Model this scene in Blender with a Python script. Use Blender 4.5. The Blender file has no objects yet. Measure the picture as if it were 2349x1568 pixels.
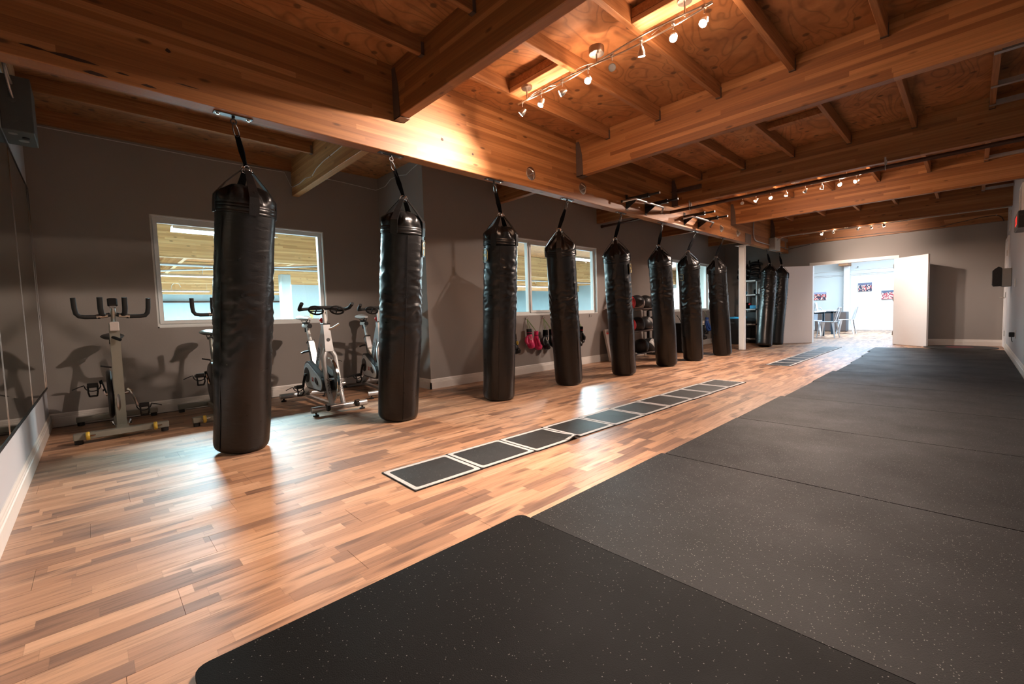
import bpy, math, random
from mathutils import Vector, Matrix, noise
R = math.radians
PI = math.pi
random.seed(7)
sc = bpy.context.scene
COL = sc.collection

# ------------------------------------------------------------------ camera
cam_d = bpy.data.cameras.new('camera')
cam = bpy.data.objects.new('camera', cam_d)
COL.objects.link(cam)
cx_ = Vector((0.69139659, 0.72178222, -0.03164152))
cy_ = Vector((-0.02260848, 0.0653897, 0.99760365))
cz_ = Vector((0.72212161, -0.6890244, 0.06152861))
cam.matrix_world = Matrix(((cx_.x, cy_.x, cz_.x, 0), (cx_.y, cy_.y, cz_.y, 0), (cx_.z, cy_.z, cz_.z, 0.92), (0, 0, 0, 1)))
cam_d.sensor_width = 36
cam_d.sensor_fit = 'HORIZONTAL'
cam_d.lens = 36 * 1005.88 / 2349
cam_d.clip_start = 0.02
cam_d.clip_end = 200
sc.camera = cam

# ------------------------------------------------------------------ world, exposure
w = bpy.data.worlds.new('world')
sc.world = w
w.use_nodes = True
w.node_tree.nodes['Background'].inputs[0].default_value = (0.8, 0.9, 1, 1)
w.node_tree.nodes['Background'].inputs[1].default_value = 0.15
sc.view_settings.view_transform = 'Standard'
sc.view_settings.look = 'None'
sc.view_settings.gamma = 1
sc.view_settings.use_curve_mapping = False
sc.view_settings.exposure = 0.0
sc.cycles.use_denoising = True
sc.cycles.max_bounces = 8
sc.cycles.diffuse_bounces = 4
sc.cycles.glossy_bounces = 4
sc.cycles.transparent_max_bounces = 12
sc.cycles.sample_clamp_indirect = 6
sc.cycles.use_light_tree = True

SPOT_W = 300.0         # watts of every lit halogen head on the first two fixtures
SPOT_COL = (1.0, 0.79, 0.66)
FLUO = 14.0          # emission strength of the fluorescent tubes next door
GYM_W = 520.0         # watts of every fluorescent fixture next door
FLUO_COL = (0.60, 0.92, 1.0)
FAR_W = 1150.0
FAR_COL = (0.60, 0.80, 1.0)


def area(name, loc, size, power, col, rot):
    d = bpy.data.lights.new(name, 'AREA')
    d.shape = 'RECTANGLE'
    d.size, d.size_y = size
    d.energy = power
    d.color = col
    o = bpy.data.objects.new(name, d)
    o.location = loc
    o.rotation_euler = rot
    COL.objects.link(o)
    return o


# unseen fill lamps added to brighten the lobby: cool daylight from the side, and overhead
area('lobby_daylight_fill', (3.1, 16.3, 1.5), (3.0, 1.8), FAR_W * 0.16, FAR_COL, (0, R(90), 0))
area('lobby_ceiling_fill', (-1.6, 16.6, 2.85), (3.6, 2.6), FAR_W * 0.62, FAR_COL, (0, 0, 0))

# ------------------------------------------------------------------ materials
def nt(name):
    m = bpy.data.materials.new(name)
    m.use_nodes = True
    t = m.node_tree
    return m, t, t.nodes['Principled BSDF']


def N(t, typ, **kw):
    n = t.nodes.new(typ)
    for k, v in kw.items():
        setattr(n, k, v)
    return n


def L(t, a, b):
    t.links.new(a, b)


def math_n(t, op, a, b=None, c=None):
    n = N(t, 'ShaderNodeMath', operation=op)
    for i, v in enumerate((a, b, c)):
        if v is None:
            continue
        if isinstance(v, (int, float)):
            n.inputs[i].default_value = v
        else:
            L(t, v, n.inputs[i])
    return n.outputs[0]


def comb(t, x, y, z):
    n = N(t, 'ShaderNodeCombineXYZ')
    for i, v in enumerate((x, y, z)):
        if isinstance(v, (int, float)):
            n.inputs[i].default_value = v
        else:
            L(t, v, n.inputs[i])
    return n.outputs[0]


def ramp(t, fac, stops, interp='LINEAR'):
    n = N(t, 'ShaderNodeValToRGB')
    n.color_ramp.interpolation = interp
    e = n.color_ramp.elements
    while len(e) < len(stops):
        e.new(0.5)
    for i, (p, c) in enumerate(stops):
        e[i].position = p
        e[i].color = (c[0], c[1], c[2], 1) if not isinstance(c, (int, float)) else (c, c, c, 1)
    L(t, fac, n.inputs[0])
    return n.outputs[0]


def mixc(t, fac, a, b, mode='MIX'):
    n = N(t, 'ShaderNodeMix', data_type='RGBA', blend_type=mode)
    for s, v in ((n.inputs[0], fac), (n.inputs[6], a), (n.inputs[7], b)):
        if isinstance(v, (int, float)):
            s.default_value = v
        elif isinstance(v, tuple):
            s.default_value = (v[0], v[1], v[2], 1)
        else:
            L(t, v, s)
    return n.outputs[2]


def noise_n(t, vec, scale, detail=3, rough=0.5, dist=0.0):
    n = N(t, 'ShaderNodeTexNoise')
    n.inputs['Scale'].default_value = scale
    n.inputs['Detail'].default_value = detail
    n.inputs['Roughness'].default_value = rough
    n.inputs['Distortion'].default_value = dist
    if vec is not None:
        L(t, vec, n.inputs['Vector'])
    return n.outputs[0]


def bump(t, b, h, strength=0.2, dist=0.01):
    n = N(t, 'ShaderNodeBump')
    n.inputs['Strength'].default_value = strength
    n.inputs['Distance'].default_value = dist
    L(t, h, n.inputs['Height'])
    L(t, n.outputs[0], b.inputs['Normal'])


def simple(name, col, rough=0.5, metal=0.0, nscale=30, namp=0.08, bmp=0.0, coat=0.0, spec=None):
    m, t, b = nt(name)
    geo = N(t, 'ShaderNodeNewGeometry')
    nz = noise_n(t, geo.outputs['Position'], nscale, 3)
    lo = tuple(c * (1 - namp) for c in col)
    hi = tuple(min(1, c * (1 + namp)) for c in col)
    L(t, mixc(t, nz, lo, hi), b.inputs['Base Color'])
    b.inputs['Roughness'].default_value = rough
    b.inputs['Metallic'].default_value = metal
    if coat:
        b.inputs['Coat Weight'].default_value = coat
        b.inputs['Coat Roughness'].default_value = 0.1
    if spec is not None:
        b.inputs['Specular IOR Level'].default_value = spec
    if bmp:
        bump(t, b, nz, bmp, 0.002)
    return m


def emis(name, col, strength, base=(0.8, 0.8, 0.8)):
    m, t, b = nt(name)
    b.inputs['Base Color'].default_value = (*base, 1)
    b.inputs['Emission Color'].default_value = (*col, 1)
    b.inputs['Emission Strength'].default_value = strength
    return m


def glulam(name, axis, tones, lam=0.038):
    """laminated timber; axis 'x' or 'y' is the way the beam runs"""
    m, t, b = nt(name)
    geo = N(t, 'ShaderNodeNewGeometry')
    s = N(t, 'ShaderNodeSeparateXYZ')
    L(t, geo.outputs['Position'], s.inputs[0])
    along = s.outputs[0] if axis == 'x' else s.outputs[1]
    other = s.outputs[1] if axis == 'x' else s.outputs[0]
    z = s.outputs[2]
    lamid = math_n(t, 'FLOOR', math_n(t, 'DIVIDE', z, lam))
    wn = N(t, 'ShaderNodeTexWhiteNoise', noise_dimensions='1D')
    L(t, lamid, wn.inputs['W'])
    off = math_n(t, 'MULTIPLY', wn.outputs[0], 7.3)
    seg = math_n(t, 'FLOOR', math_n(t, 'DIVIDE', math_n(t, 'ADD', along, off), 2.1))
    wn2 = N(t, 'ShaderNodeTexWhiteNoise', noise_dimensions='3D')
    L(t, comb(t, lamid, seg, math_n(t, 'FLOOR', math_n(t, 'MULTIPLY', other, 0.9))), wn2.inputs[0])
    base = ramp(t, wn2.outputs[0], [(0, tones[0]), (0.55, tones[1]), (1, tones[2])])
    gv = comb(t, math_n(t, 'MULTIPLY', along, 1.3), math_n(t, 'MULTIPLY', other, 60), math_n(t, 'ADD', math_n(t, 'MULTIPLY', z, 60), math_n(t, 'MULTIPLY', wn2.outputs[0], 30)))
    grain = noise_n(t, gv, 1.0, 5, 0.6, 0.6)
    g = ramp(t, grain, [(0.3, 0.70), (0.7, 1.08)])
    c = mixc(t, 1.0, base, g, 'MULTIPLY')
    kv = comb(t, math_n(t, 'MULTIPLY', along, 3.6), math_n(t, 'MULTIPLY', other, 9), math_n(t, 'MULTIPLY', z, 11))
    vo = N(t, 'ShaderNodeTexVoronoi')
    vo.inputs['Scale'].default_value = 1.0
    L(t, kv, vo.inputs['Vector'])
    knot = ramp(t, vo.outputs['Distance'], [(0.07, 1.0), (0.15, 0.0)])
    c = mixc(t, math_n(t, 'MULTIPLY', knot, 0.75), c, tuple(x * 0.25 for x in tones[0]))
    line = math_n(t, 'PINGPONG', z, lam / 2)
    ln = ramp(t, math_n(t, 'DIVIDE', line, lam / 2), [(0.0, 0.72), (0.06, 1.0)])
    c = mixc(t, 1.0, c, ln, 'MULTIPLY')
    L(t, c, b.inputs['Base Color'])
    b.inputs['Roughness'].default_value = 0.5
    bump(t, b, grain, 0.12, 0.002)
    return m


def lumber(name, axis, tones):
    m, t, b = nt(name)
    geo = N(t, 'ShaderNodeNewGeometry')
    oi = N(t, 'ShaderNodeObjectInfo')
    s = N(t, 'ShaderNodeSeparateXYZ')
    L(t, geo.outputs['Position'], s.inputs[0])
    al = s.outputs[0] if axis == 'x' else s.outputs[1]
    ot = s.outputs[1] if axis == 'x' else s.outputs[0]
    gv = comb(t, math_n(t, 'MULTIPLY', al, 1.1), math_n(t, 'ADD', math_n(t, 'MULTIPLY', ot, 25), math_n(t, 'MULTIPLY', oi.outputs['Random'], 50)), math_n(t, 'MULTIPLY', s.outputs[2], 25))
    n1 = noise_n(t, gv, 1.0, 3, 0.5, 1.5)
    n2 = noise_n(t, gv, 4.0, 4, 0.6, 0.5)
    c = ramp(t, n1, [(0.25, tones[0]), (0.5, tones[1]), (0.75, tones[2])])
    c = mixc(t, 1.0, c, ramp(t, n2, [(0.3, 0.75), (0.7, 1.05)]), 'MULTIPLY')
    kv = comb(t, math_n(t, 'MULTIPLY', al, 1.9), math_n(t, 'MULTIPLY', ot, 9), math_n(t, 'MULTIPLY', s.outputs[2], 9))
    vo = N(t, 'ShaderNodeTexVoronoi')
    L(t, kv, vo.inputs['Vector'])
    vo.inputs['Scale'].default_value = 1.0
    knot = ramp(t, vo.outputs['Distance'], [(0.06, 1.0), (0.14, 0.0)])
    c = mixc(t, math_n(t, 'MULTIPLY', knot, 0.7), c, tuple(x * 0.3 for x in tones[0]))
    L(t, c, b.inputs['Base Color'])
    b.inputs['Roughness'].default_value = 0.6
    bump(t, b, n2, 0.15, 0.002)
    return m


def plywood(name, tones):
    m, t, b = nt(name)
    geo = N(t, 'ShaderNodeNewGeometry')
    oi = N(t, 'ShaderNodeObjectInfo')
    s = N(t, 'ShaderNodeSeparateXYZ')
    L(t, geo.outputs['Position'], s.inputs[0])
    rx = math_n(t, 'MULTIPLY', oi.outputs['Random'], 37)
    v = comb(t, math_n(t, 'ADD', math_n(t, 'MULTIPLY', s.outputs[0], 1.7), rx), math_n(t, 'ADD', math_n(t, 'MULTIPLY', s.outputs[1], 0.8), rx), 0)
    n1 = noise_n(t, v, 1.3, 2, 0.5, 0.8)
    rings = math_n(t, 'FRACT', math_n(t, 'MULTIPLY', n1, 14))
    rr = ramp(t, rings, [(0.0, 0.62), (0.14, 0.98), (0.75, 1.05), (1.0, 0.66)])
    n2 = noise_n(t, geo.outputs['Position'], 5.0, 4, 0.6, 0.4)
    c = ramp(t, n2, [(0.3, tones[0]), (0.5, tones[1]), (0.72, tones[2])])
    c = mixc(t, 1.0, c, rr, 'MULTIPLY')
    hv = N(t, 'ShaderNodeHueSaturation')
    L(t, math_n(t, 'ADD', math_n(t, 'MULTIPLY', oi.outputs['Random'], 0.3), 0.85), hv.inputs['Value'])
    L(t, c, hv.inputs['Color'])
    vo = N(t, 'ShaderNodeTexVoronoi', voronoi_dimensions='2D')
    vo.inputs['Scale'].default_value = 3.0
    L(t, comb(t, math_n(t, 'ADD', s.outputs[0], rx), s.outputs[1], 0), vo.inputs['Vector'])
    knot = ramp(t, vo.outputs['Distance'], [(0.05, 1.0), (0.085, 0.0)])
    c = mixc(t, math_n(t, 'MULTIPLY', knot, 0.8), hv.outputs[0], (0.07, 0.03, 0.012))
    L(t, c, b.inputs['Base Color'])
    b.inputs['Roughness'].default_value = 0.6
    bump(t, b, rings, 0.05, 0.001)
    return m


def laminate(name):
    m, t, b = nt(name)
    geo = N(t, 'ShaderNodeNewGeometry')
    s = N(t, 'ShaderNodeSeparateXYZ')
    L(t, geo.outputs['Position'], s.inputs[0])
    u = math_n(t, 'DIVIDE', s.outputs[0], 0.19 / 3)
    sid = math_n(t, 'FLOOR', u)
    wn = N(t, 'ShaderNodeTexWhiteNoise', noise_dimensions='1D')
    L(t, sid, wn.inputs['W'])
    v = math_n(t, 'DIVIDE', math_n(t, 'ADD', s.outputs[1], math_n(t, 'MULTIPLY', wn.outputs[0], 5.0)), 0.40)
    vid = math_n(t, 'FLOOR', v)
    wn2 = N(t, 'ShaderNodeTexWhiteNoise', noise_dimensions='2D')
    L(t, comb(t, sid, vid, 0), wn2.inputs[0])
    r = wn2.outputs[0]
    base = ramp(t, r, [(0.0, (0.225, 0.125, 0.080)), (0.12, (0.25, 0.14, 0.09)), (0.20, (0.37, 0.205, 0.122)), (0.5, (0.45, 0.255, 0.152)),
                       (0.8, (0.50, 0.295, 0.18)), (1.0, (0.57, 0.355, 0.23))])
    gv = comb(t, math_n(t, 'ADD', math_n(t, 'MULTIPLY', s.outputs[0], 55), math_n(t, 'MULTIPLY', r, 90)), math_n(t, 'MULTIPLY', s.outputs[1], 3.0), 0)
    g1 = noise_n(t, gv, 1.0, 4, 0.62, 0.9)
    g2 = noise_n(t, gv, 6.0, 3, 0.6, 0.2)
    c = mixc(t, 1.0, base, ramp(t, g1, [(0.28, 0.52), (0.46, 0.92), (0.75, 1.12)]), 'MULTIPLY')
    c = mixc(t, 1.0, c, ramp(t, g2, [(0.3, 0.9), (0.7, 1.05)]), 'MULTIPLY')
    # dark flamed knots
    kv = comb(t, math_n(t, 'ADD', math_n(t, 'MULTIPLY', s.outputs[0], 11), math_n(t, 'MULTIPLY', r, 20)), math_n(t, 'MULTIPLY', s.outputs[1], 2.6), 0)
    vo = N(t, 'ShaderNodeTexVoronoi', voronoi_dimensions='2D')
    vo.inputs['Scale'].default_value = 0.75
    L(t, kv, vo.inputs['Vector'])
    kd = math_n(t, 'ADD', vo.outputs['Distance'], math_n(t, 'MULTIPLY', math_n(t, 'SUBTRACT', g1, 0.5), 0.25))
    knot = ramp(t, kd, [(0.05, 1.0), (0.24, 0.0)])
    c = mixc(t, math_n(t, 'MULTIPLY', knot, 0.78), c, (0.13, 0.07, 0.045))
    # thin printed joints between the strips
    eu = math_n(t, 'PINGPONG', u, 0.5)
    ev = math_n(t, 'PINGPONG', v, 0.5)
    ju = ramp(t, eu, [(0.0, 0.82), (0.02, 1.0)])
    jv = ramp(t, ev, [(0.0, 0.80), (0.004, 1.0)])
    c = mixc(t, 1.0, c, ju, 'MULTIPLY')
    c = mixc(t, 1.0, c, jv, 'MULTIPLY')
    c = mixc(t, 1.0, c, (0.86, 0.83, 0.80), 'MULTIPLY')
    L(t, c, b.inputs['Base Color'])
    L(t, ramp(t, g1, [(0.3, 0.46), (0.7, 0.38)]), b.inputs['Roughness'])
    b.inputs['Specular IOR Level'].default_value = 0.5
    bump(t, b, g2, 0.05, 0.0008)
    return m


def rubber(name, base, fleck, density, rough, spec=0.3):
    m, t, b = nt(name)
    b.inputs['Specular IOR Level'].default_value = spec
    geo = N(t, 'ShaderNodeNewGeometry')
    vo = N(t, 'ShaderNodeTexVoronoi')
    vo.inputs['Scale'].default_value = 210
    L(t, geo.outputs['Position'], vo.inputs['Vector'])
    sp = N(t, 'ShaderNodeSeparateColor')
    L(t, vo.outputs['Color'], sp.inputs[0])
    pick = math_n(t, 'LESS_THAN', sp.outputs[0], density)
    near = math_n(t, 'LESS_THAN', vo.outputs['Distance'], 0.33)
    f = math_n(t, 'MULTIPLY', pick, near)
    nz = noise_n(t, geo.outputs['Position'], 260, 3, 0.7)
    big = noise_n(t, geo.outputs['Position'], 2.2, 4, 0.6)
    c = mixc(t, nz, tuple(x * 0.45 for x in base), tuple(x * 1.7 for x in base))
    c = mixc(t, math_n(t, 'MULTIPLY', big, 0.25), c, tuple(x * 2.0 for x in base))
    c = mixc(t, f, c, fleck)
    L(t, c, b.inputs['Base Color'])
    L(t, ramp(t, big, [(0.3, rough - 0.06), (0.7, rough + 0.06)]), b.inputs['Roughness'])
    bump(t, b, nz, 0.55, 0.003)
    return m


def leather(name):
    m, t, b = nt(name)
    tc = N(t, 'ShaderNodeTexCoord')
    s = N(t, 'ShaderNodeSeparateXYZ')
    L(t, tc.outputs['Object'], s.inputs[0])
    v = comb(t, math_n(t, 'MULTIPLY', s.outputs[0], 8), math_n(t, 'MULTIPLY', s.outputs[1], 8), math_n(t, 'MULTIPLY', s.outputs[2], 26))
    n1 = noise_n(t, v, 1.0, 4, 0.55, 0.6)
    n2 = noise_n(t, tc.outputs['Object'], 420, 2, 0.5)
    sv = comb(t, math_n(t, 'MULTIPLY', s.outputs[0], 14), math_n(t, 'MULTIPLY', s.outputs[1], 60), math_n(t, 'MULTIPLY', s.outputs[2], 55))
    n3 = noise_n(t, sv, 0.35, 2, 0.5, 3.0)
    scr = ramp(t, n3, [(0.76, 0.0), (0.80, 1.0)])
    c = mixc(t, math_n(t, 'MULTIPLY', scr, 0.10), (0.0052, 0.0047, 0.0046), (0.03, 0.028, 0.027))
    L(t, c, b.inputs['Base Color'])
    L(t, ramp(t, n1, [(0.3, 0.27), (0.7, 0.36)]), b.inputs['Roughness'])
    b.inputs['Specular IOR Level'].default_value = 0.42
    h = math_n(t, 'ADD', math_n(t, 'MULTIPLY', n1, 1.0), math_n(t, 'MULTIPLY', n2, 0.03))
    bump(t, b, h, 0.26, 0.010)
    return m


def wall_mat(name, col, bmp=0.18):
    m, t, b = nt(name)
    geo = N(t, 'ShaderNodeNewGeometry')
    n1 = noise_n(t, geo.outputs['Position'], 60, 3, 0.55)
    n2 = noise_n(t, geo.outputs['Position'], 1.6, 3, 0.6)
    c = mixc(t, n2, tuple(x * 0.95 for x in col), tuple(x * 1.05 for x in col))
    L(t, c, b.inputs['Base Color'])
    b.inputs['Roughness'].default_value = 0.75
    bump(t, b, n1, bmp, 0.003)
    return m


def glass_mat(name, tint=(1, 1, 1)):
    m = bpy.data.materials.new(name)
    m.use_nodes = True
    t = m.node_tree
    t.nodes.remove(t.nodes['Principled BSDF'])
    out = t.nodes['Material Output']
    tr = N(t, 'ShaderNodeBsdfTransparent')
    tr.inputs[0].default_value = (*tint, 1)
    gl = N(t, 'ShaderNodeBsdfGlossy')
    gl.inputs['Roughness'].default_value = 0.02
    lw = N(t, 'ShaderNodeLayerWeight')
    lw.inputs[0].default_value = 0.5
    fc = math_n(t, 'ADD', math_n(t, 'MULTIPLY', math_n(t, 'POWER', lw.outputs['Facing'], 5.0), 0.6), 0.035)
    mx = N(t, 'ShaderNodeMixShader')
    L(t, fc, mx.inputs[0])
    L(t, tr.outputs[0], mx.inputs[1])
    L(t, gl.outputs[0], mx.inputs[2])
    L(t, mx.outputs[0], out.inputs[0])
    return m


def photo_mat(name, seed, sky, lo):
    """canvas print of a crowd: blurred heads and shirts below a plain strip"""
    m, t, b = nt(name)
    tc = N(t, 'ShaderNodeTexCoord')
    s = N(t, 'ShaderNodeSeparateXYZ')
    L(t, tc.outputs['Generated'], s.inputs[0])
    v = comb(t, math_n(t, 'MULTIPLY', s.outputs[0], 15), seed, math_n(t, 'MULTIPLY', s.outputs[2], 7))
    vo = N(t, 'ShaderNodeTexVoronoi')
    vo.inputs['Scale'].default_value = 1.0
    L(t, v, vo.inputs['Vector'])
    sp = N(t, 'ShaderNodeSeparateColor')
    L(t, vo.outputs['Color'], sp.inputs[0])
    c = ramp(t, sp.outputs[0], [(0.0, lo), (0.35, (0.03, 0.03, 0.05)), (0.5, (0.75, 0.45, 0.35)), (0.7, (0.7, 0.08, 0.08)), (0.85, (0.9, 0.85, 0.85)), (1.0, (0.1, 0.12, 0.3))], 'CONSTANT')
    up = math_n(t, 'GREATER_THAN', math_n(t, 'ADD', s.outputs[2], math_n(t, 'MULTIPLY', sp.outputs[1], 0.12)), 0.80)
    c = mixc(t, up, c, sky)
    L(t, c, b.inputs['Base Color'])
    b.inputs['Roughness'].default_value = 0.6
    return m


T_MAIN = [(0.235, 0.088, 0.027), (0.345, 0.140, 0.045), (0.46, 0.21, 0.078)]
T_PINE = [(0.42, 0.21, 0.075), (0.56, 0.31, 0.125), (0.66, 0.41, 0.19)]
M = {}
M['glulam_y'] = glulam('glulam_long', 'y', T_MAIN)
M['glulam_x'] = glulam('glulam_cross', 'x', T_MAIN)
M['pine_x'] = glulam('pine_glulam_cross', 'x', T_PINE)
M['pine_y'] = glulam('pine_glulam_long', 'y', T_PINE)
M['joist'] = lumber('joist_lumber', 'y', [(0.24, 0.092, 0.030), (0.34, 0.142, 0.050), (0.44, 0.205, 0.082)])
M['block'] = lumber('blocking_lumber', 'x', [(0.42, 0.20, 0.085), (0.55, 0.30, 0.14), (0.62, 0.37, 0.19)])
M['ply'] = plywood('plywood_deck', [(0.25, 0.095, 0.031), (0.35, 0.145, 0.050), (0.44, 0.205, 0.080)])
M['laminate'] = laminate('laminate_floor')
M['mat'] = rubber('rubber_mat', (0.0072, 0.0064, 0.0060), (0.20, 0.19, 0.175), 0.07, 0.55, 0.15)
M['mat_new'] = rubber('newer_rubber_mat', (0.0030, 0.0026, 0.0024), (0.16, 0.155, 0.145), 0.035, 0.62, 0.09)
M['ladder_black'] = rubber('ladder_mat_black', (0.014, 0.0135, 0.013), (0.3, 0.3, 0.28), 0.02, 0.5)
M['ladder_grey'] = rubber('ladder_mat_grey', (0.34, 0.33, 0.32), (0.1, 0.1, 0.1), 0.25, 0.6)
M['leather'] = leather('black_vinyl')
M['webbing'] = simple('black_webbing', (0.0035, 0.0035, 0.004), 0.85, bmp=0.3, nscale=400, spec=0.05)
M['vinyl_strap'] = simple('black_vinyl_strap', (0.007, 0.0065, 0.0065), 0.33, bmp=0.3, nscale=90, spec=0.35)
M['wall'] = wall_mat('grey_taupe_paint', (0.262, 0.236, 0.220))
M['wall_light'] = wall_mat('light_grey_paint', (0.43, 0.44, 0.47))
M['wall_lobby'] = wall_mat('lobby_white_paint', (0.62, 0.64, 0.62), 0.1)
M['wall_gym'] = wall_mat('neighbour_blue_grey_paint', (0.42, 0.52, 0.56), 0.1)
M['white'] = simple('white_paint', (0.72, 0.71, 0.69), 0.4, namp=0.03)
M['base'] = simple('baseboard_paint', (0.62, 0.58, 0.54), 0.42, namp=0.04)
M['door'] = simple('white_door_paint', (0.80, 0.79, 0.80), 0.45, namp=0.02)
M['vinyl_frame'] = simple('window_vinyl', (0.70, 0.72, 0.71), 0.35, namp=0.03)
M['glass'] = glass_mat('window_glass')
M['steel_dark'] = simple('painted_hanger_steel', (0.12, 0.088, 0.075), 0.5, 0.3, bmp=0.1)
M['black_metal'] = simple('black_powder_coat', (0.012, 0.012, 0.013), 0.42, 0.2)
M['black_plastic'] = simple('black_plastic', (0.012, 0.012, 0.013), 0.35)
M['chrome'] = simple('chrome', (0.75, 0.74, 0.73), 0.12, 1.0, namp=0.02)
M['nickel'] = simple('brushed_nickel', (0.62, 0.58, 0.54), 0.28, 1.0, namp=0.04)
M['galv'] = simple('galvanised_steel', (0.50, 0.50, 0.52), 0.42, 0.9, namp=0.12)
M['pipe_iron'] = simple('brown_iron_pipe', (0.075, 0.040, 0.028), 0.4, 0.5, namp=0.25)
M['silver'] = simple('silver_bike_paint', (0.50, 0.50, 0.50), 0.28, 0.55, namp=0.03)
M['grey_paint'] = simple('olive_grey_bike_paint', (0.25, 0.25, 0.215), 0.34, 0.35, namp=0.04)
M['box_grey'] = simple('grey_electrical_box', (0.33, 0.34, 0.33), 0.5, 0.2)
M['box_dark'] = simple('dark_junction_box', (0.09, 0.10, 0.10), 0.5, 0.2, bmp=0.1)
M['conduit'] = simple('conduit_metal', (0.45, 0.44, 0.45), 0.35, 0.8)
M['foam'] = simple('black_foam_grip', (0.012, 0.012, 0.012), 0.75, bmp=0.3, nscale=300)
M['wheel_yellow'] = simple('yellow_urethane', (0.55, 0.38, 0.05), 0.35)
M['saddle_white'] = simple('white_saddle', (0.75, 0.76, 0.76), 0.35)
M['saddle_black'] = simple('black_saddle', (0.018, 0.020, 0.020), 0.35)
M['white_plastic'] = simple('white_plastic', (0.68, 0.68, 0.67), 0.38)
M['guard_blue'] = simple('pale_chain_guard', (0.66, 0.72, 0.76), 0.28)
M['red'] = simple('red_plastic', (0.55, 0.02, 0.02), 0.35)
M['rubber_black'] = simple('black_rubber', (0.01, 0.01, 0.01), 0.6)
M['pink'] = simple('pink_leather', (0.75, 0.035, 0.17), 0.32, bmp=0.15, nscale=60)
M['glove_black'] = simple('black_glove_leather', (0.010, 0.010, 0.012), 0.30, bmp=0.15, nscale=60)
M['glove_white'] = simple('white_glove_trim', (0.65, 0.60, 0.55), 0.45)
M['yellow'] = simple('yellow_print', (0.75, 0.55, 0.03), 0.4)
M['blue'] = simple('blue_vinyl', (0.025, 0.08, 0.33), 0.35)
M['bright_blue'] = simple('bright_blue_lid', (0.03, 0.33, 0.62), 0.4)
M['cord_green'] = simple('green_cord', (0.16, 0.26, 0.08), 0.7)
M['ball_red'] = simple('red_medicine_ball', (0.50, 0.012, 0.018), 0.42, bmp=0.2, nscale=200)
M['ball_black'] = simple('black_medicine_ball', (0.012, 0.012, 0.013), 0.42, bmp=0.2, nscale=200)
M['ball_grey'] = simple('grey_medicine_ball_panel', (0.27, 0.25, 0.24), 0.5, bmp=0.2, nscale=200)
M['board'] = simple('off_white_board', (0.52, 0.47, 0.44), 0.5, namp=0.06, nscale=6)
M['shelf_grey'] = simple('grey_resin_shelf', (0.55, 0.55, 0.55), 0.5)
M['gold'] = simple('gold_print', (0.55, 0.42, 0.14), 0.4, 0.3)
M['patch_grey'] = simple('grey_print', (0.30, 0.30, 0.28), 0.5)
M['cable_white'] = simple('white_cable', (0.55, 0.55, 0.55), 0.5)
M['cable_dark'] = simple('dark_cable', (0.05, 0.04, 0.04), 0.5)
M['tube'] = emis('fluorescent_tube', FLUO_COL, FLUO)
M['bulb'] = emis('halogen_bulb', (1.0, 0.86, 0.70), 55.0)
M['bulb_off'] = simple('unlit_bulb_glass', (0.5, 0.5, 0.5), 0.1, 0.3)
M['led'] = emis('red_led', (1.0, 0.03, 0.02), 0.9, (0.1, 0, 0))
M['ink_black'] = simple('black_lettering', (0.012, 0.012, 0.012), 0.5)
M['ink_red'] = simple('red_lettering', (0.55, 0.03, 0.03), 0.5)
M['ink_brown'] = simple('brown_print', (0.20, 0.07, 0.03), 0.5)
M['knot'] = simple('dark_wood_knot', (0.035, 0.015, 0.008), 0.7)
M['mirror'] = None
m_, t_, b_ = nt('mirror_glass')
b_.inputs['Base Color'].default_value = (0.50, 0.53, 0.47, 1)
b_.inputs['Metallic'].default_value = 1.0
nz_ = noise_n(t_, N(t_, 'ShaderNodeNewGeometry').outputs['Position'], 1.2, 2)
L(t_, ramp(t_, nz_, [(0.3, 0.03), (0.7, 0.05)]), b_.inputs['Roughness'])
M['mirror'] = m_


# ------------------------------------------------------------------ mesh helpers
def wmat(o):
    m = Matrix.Identity(4)
    while o is not None:
        m = o.matrix_basis @ m
        o = o.parent
    return m


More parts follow.
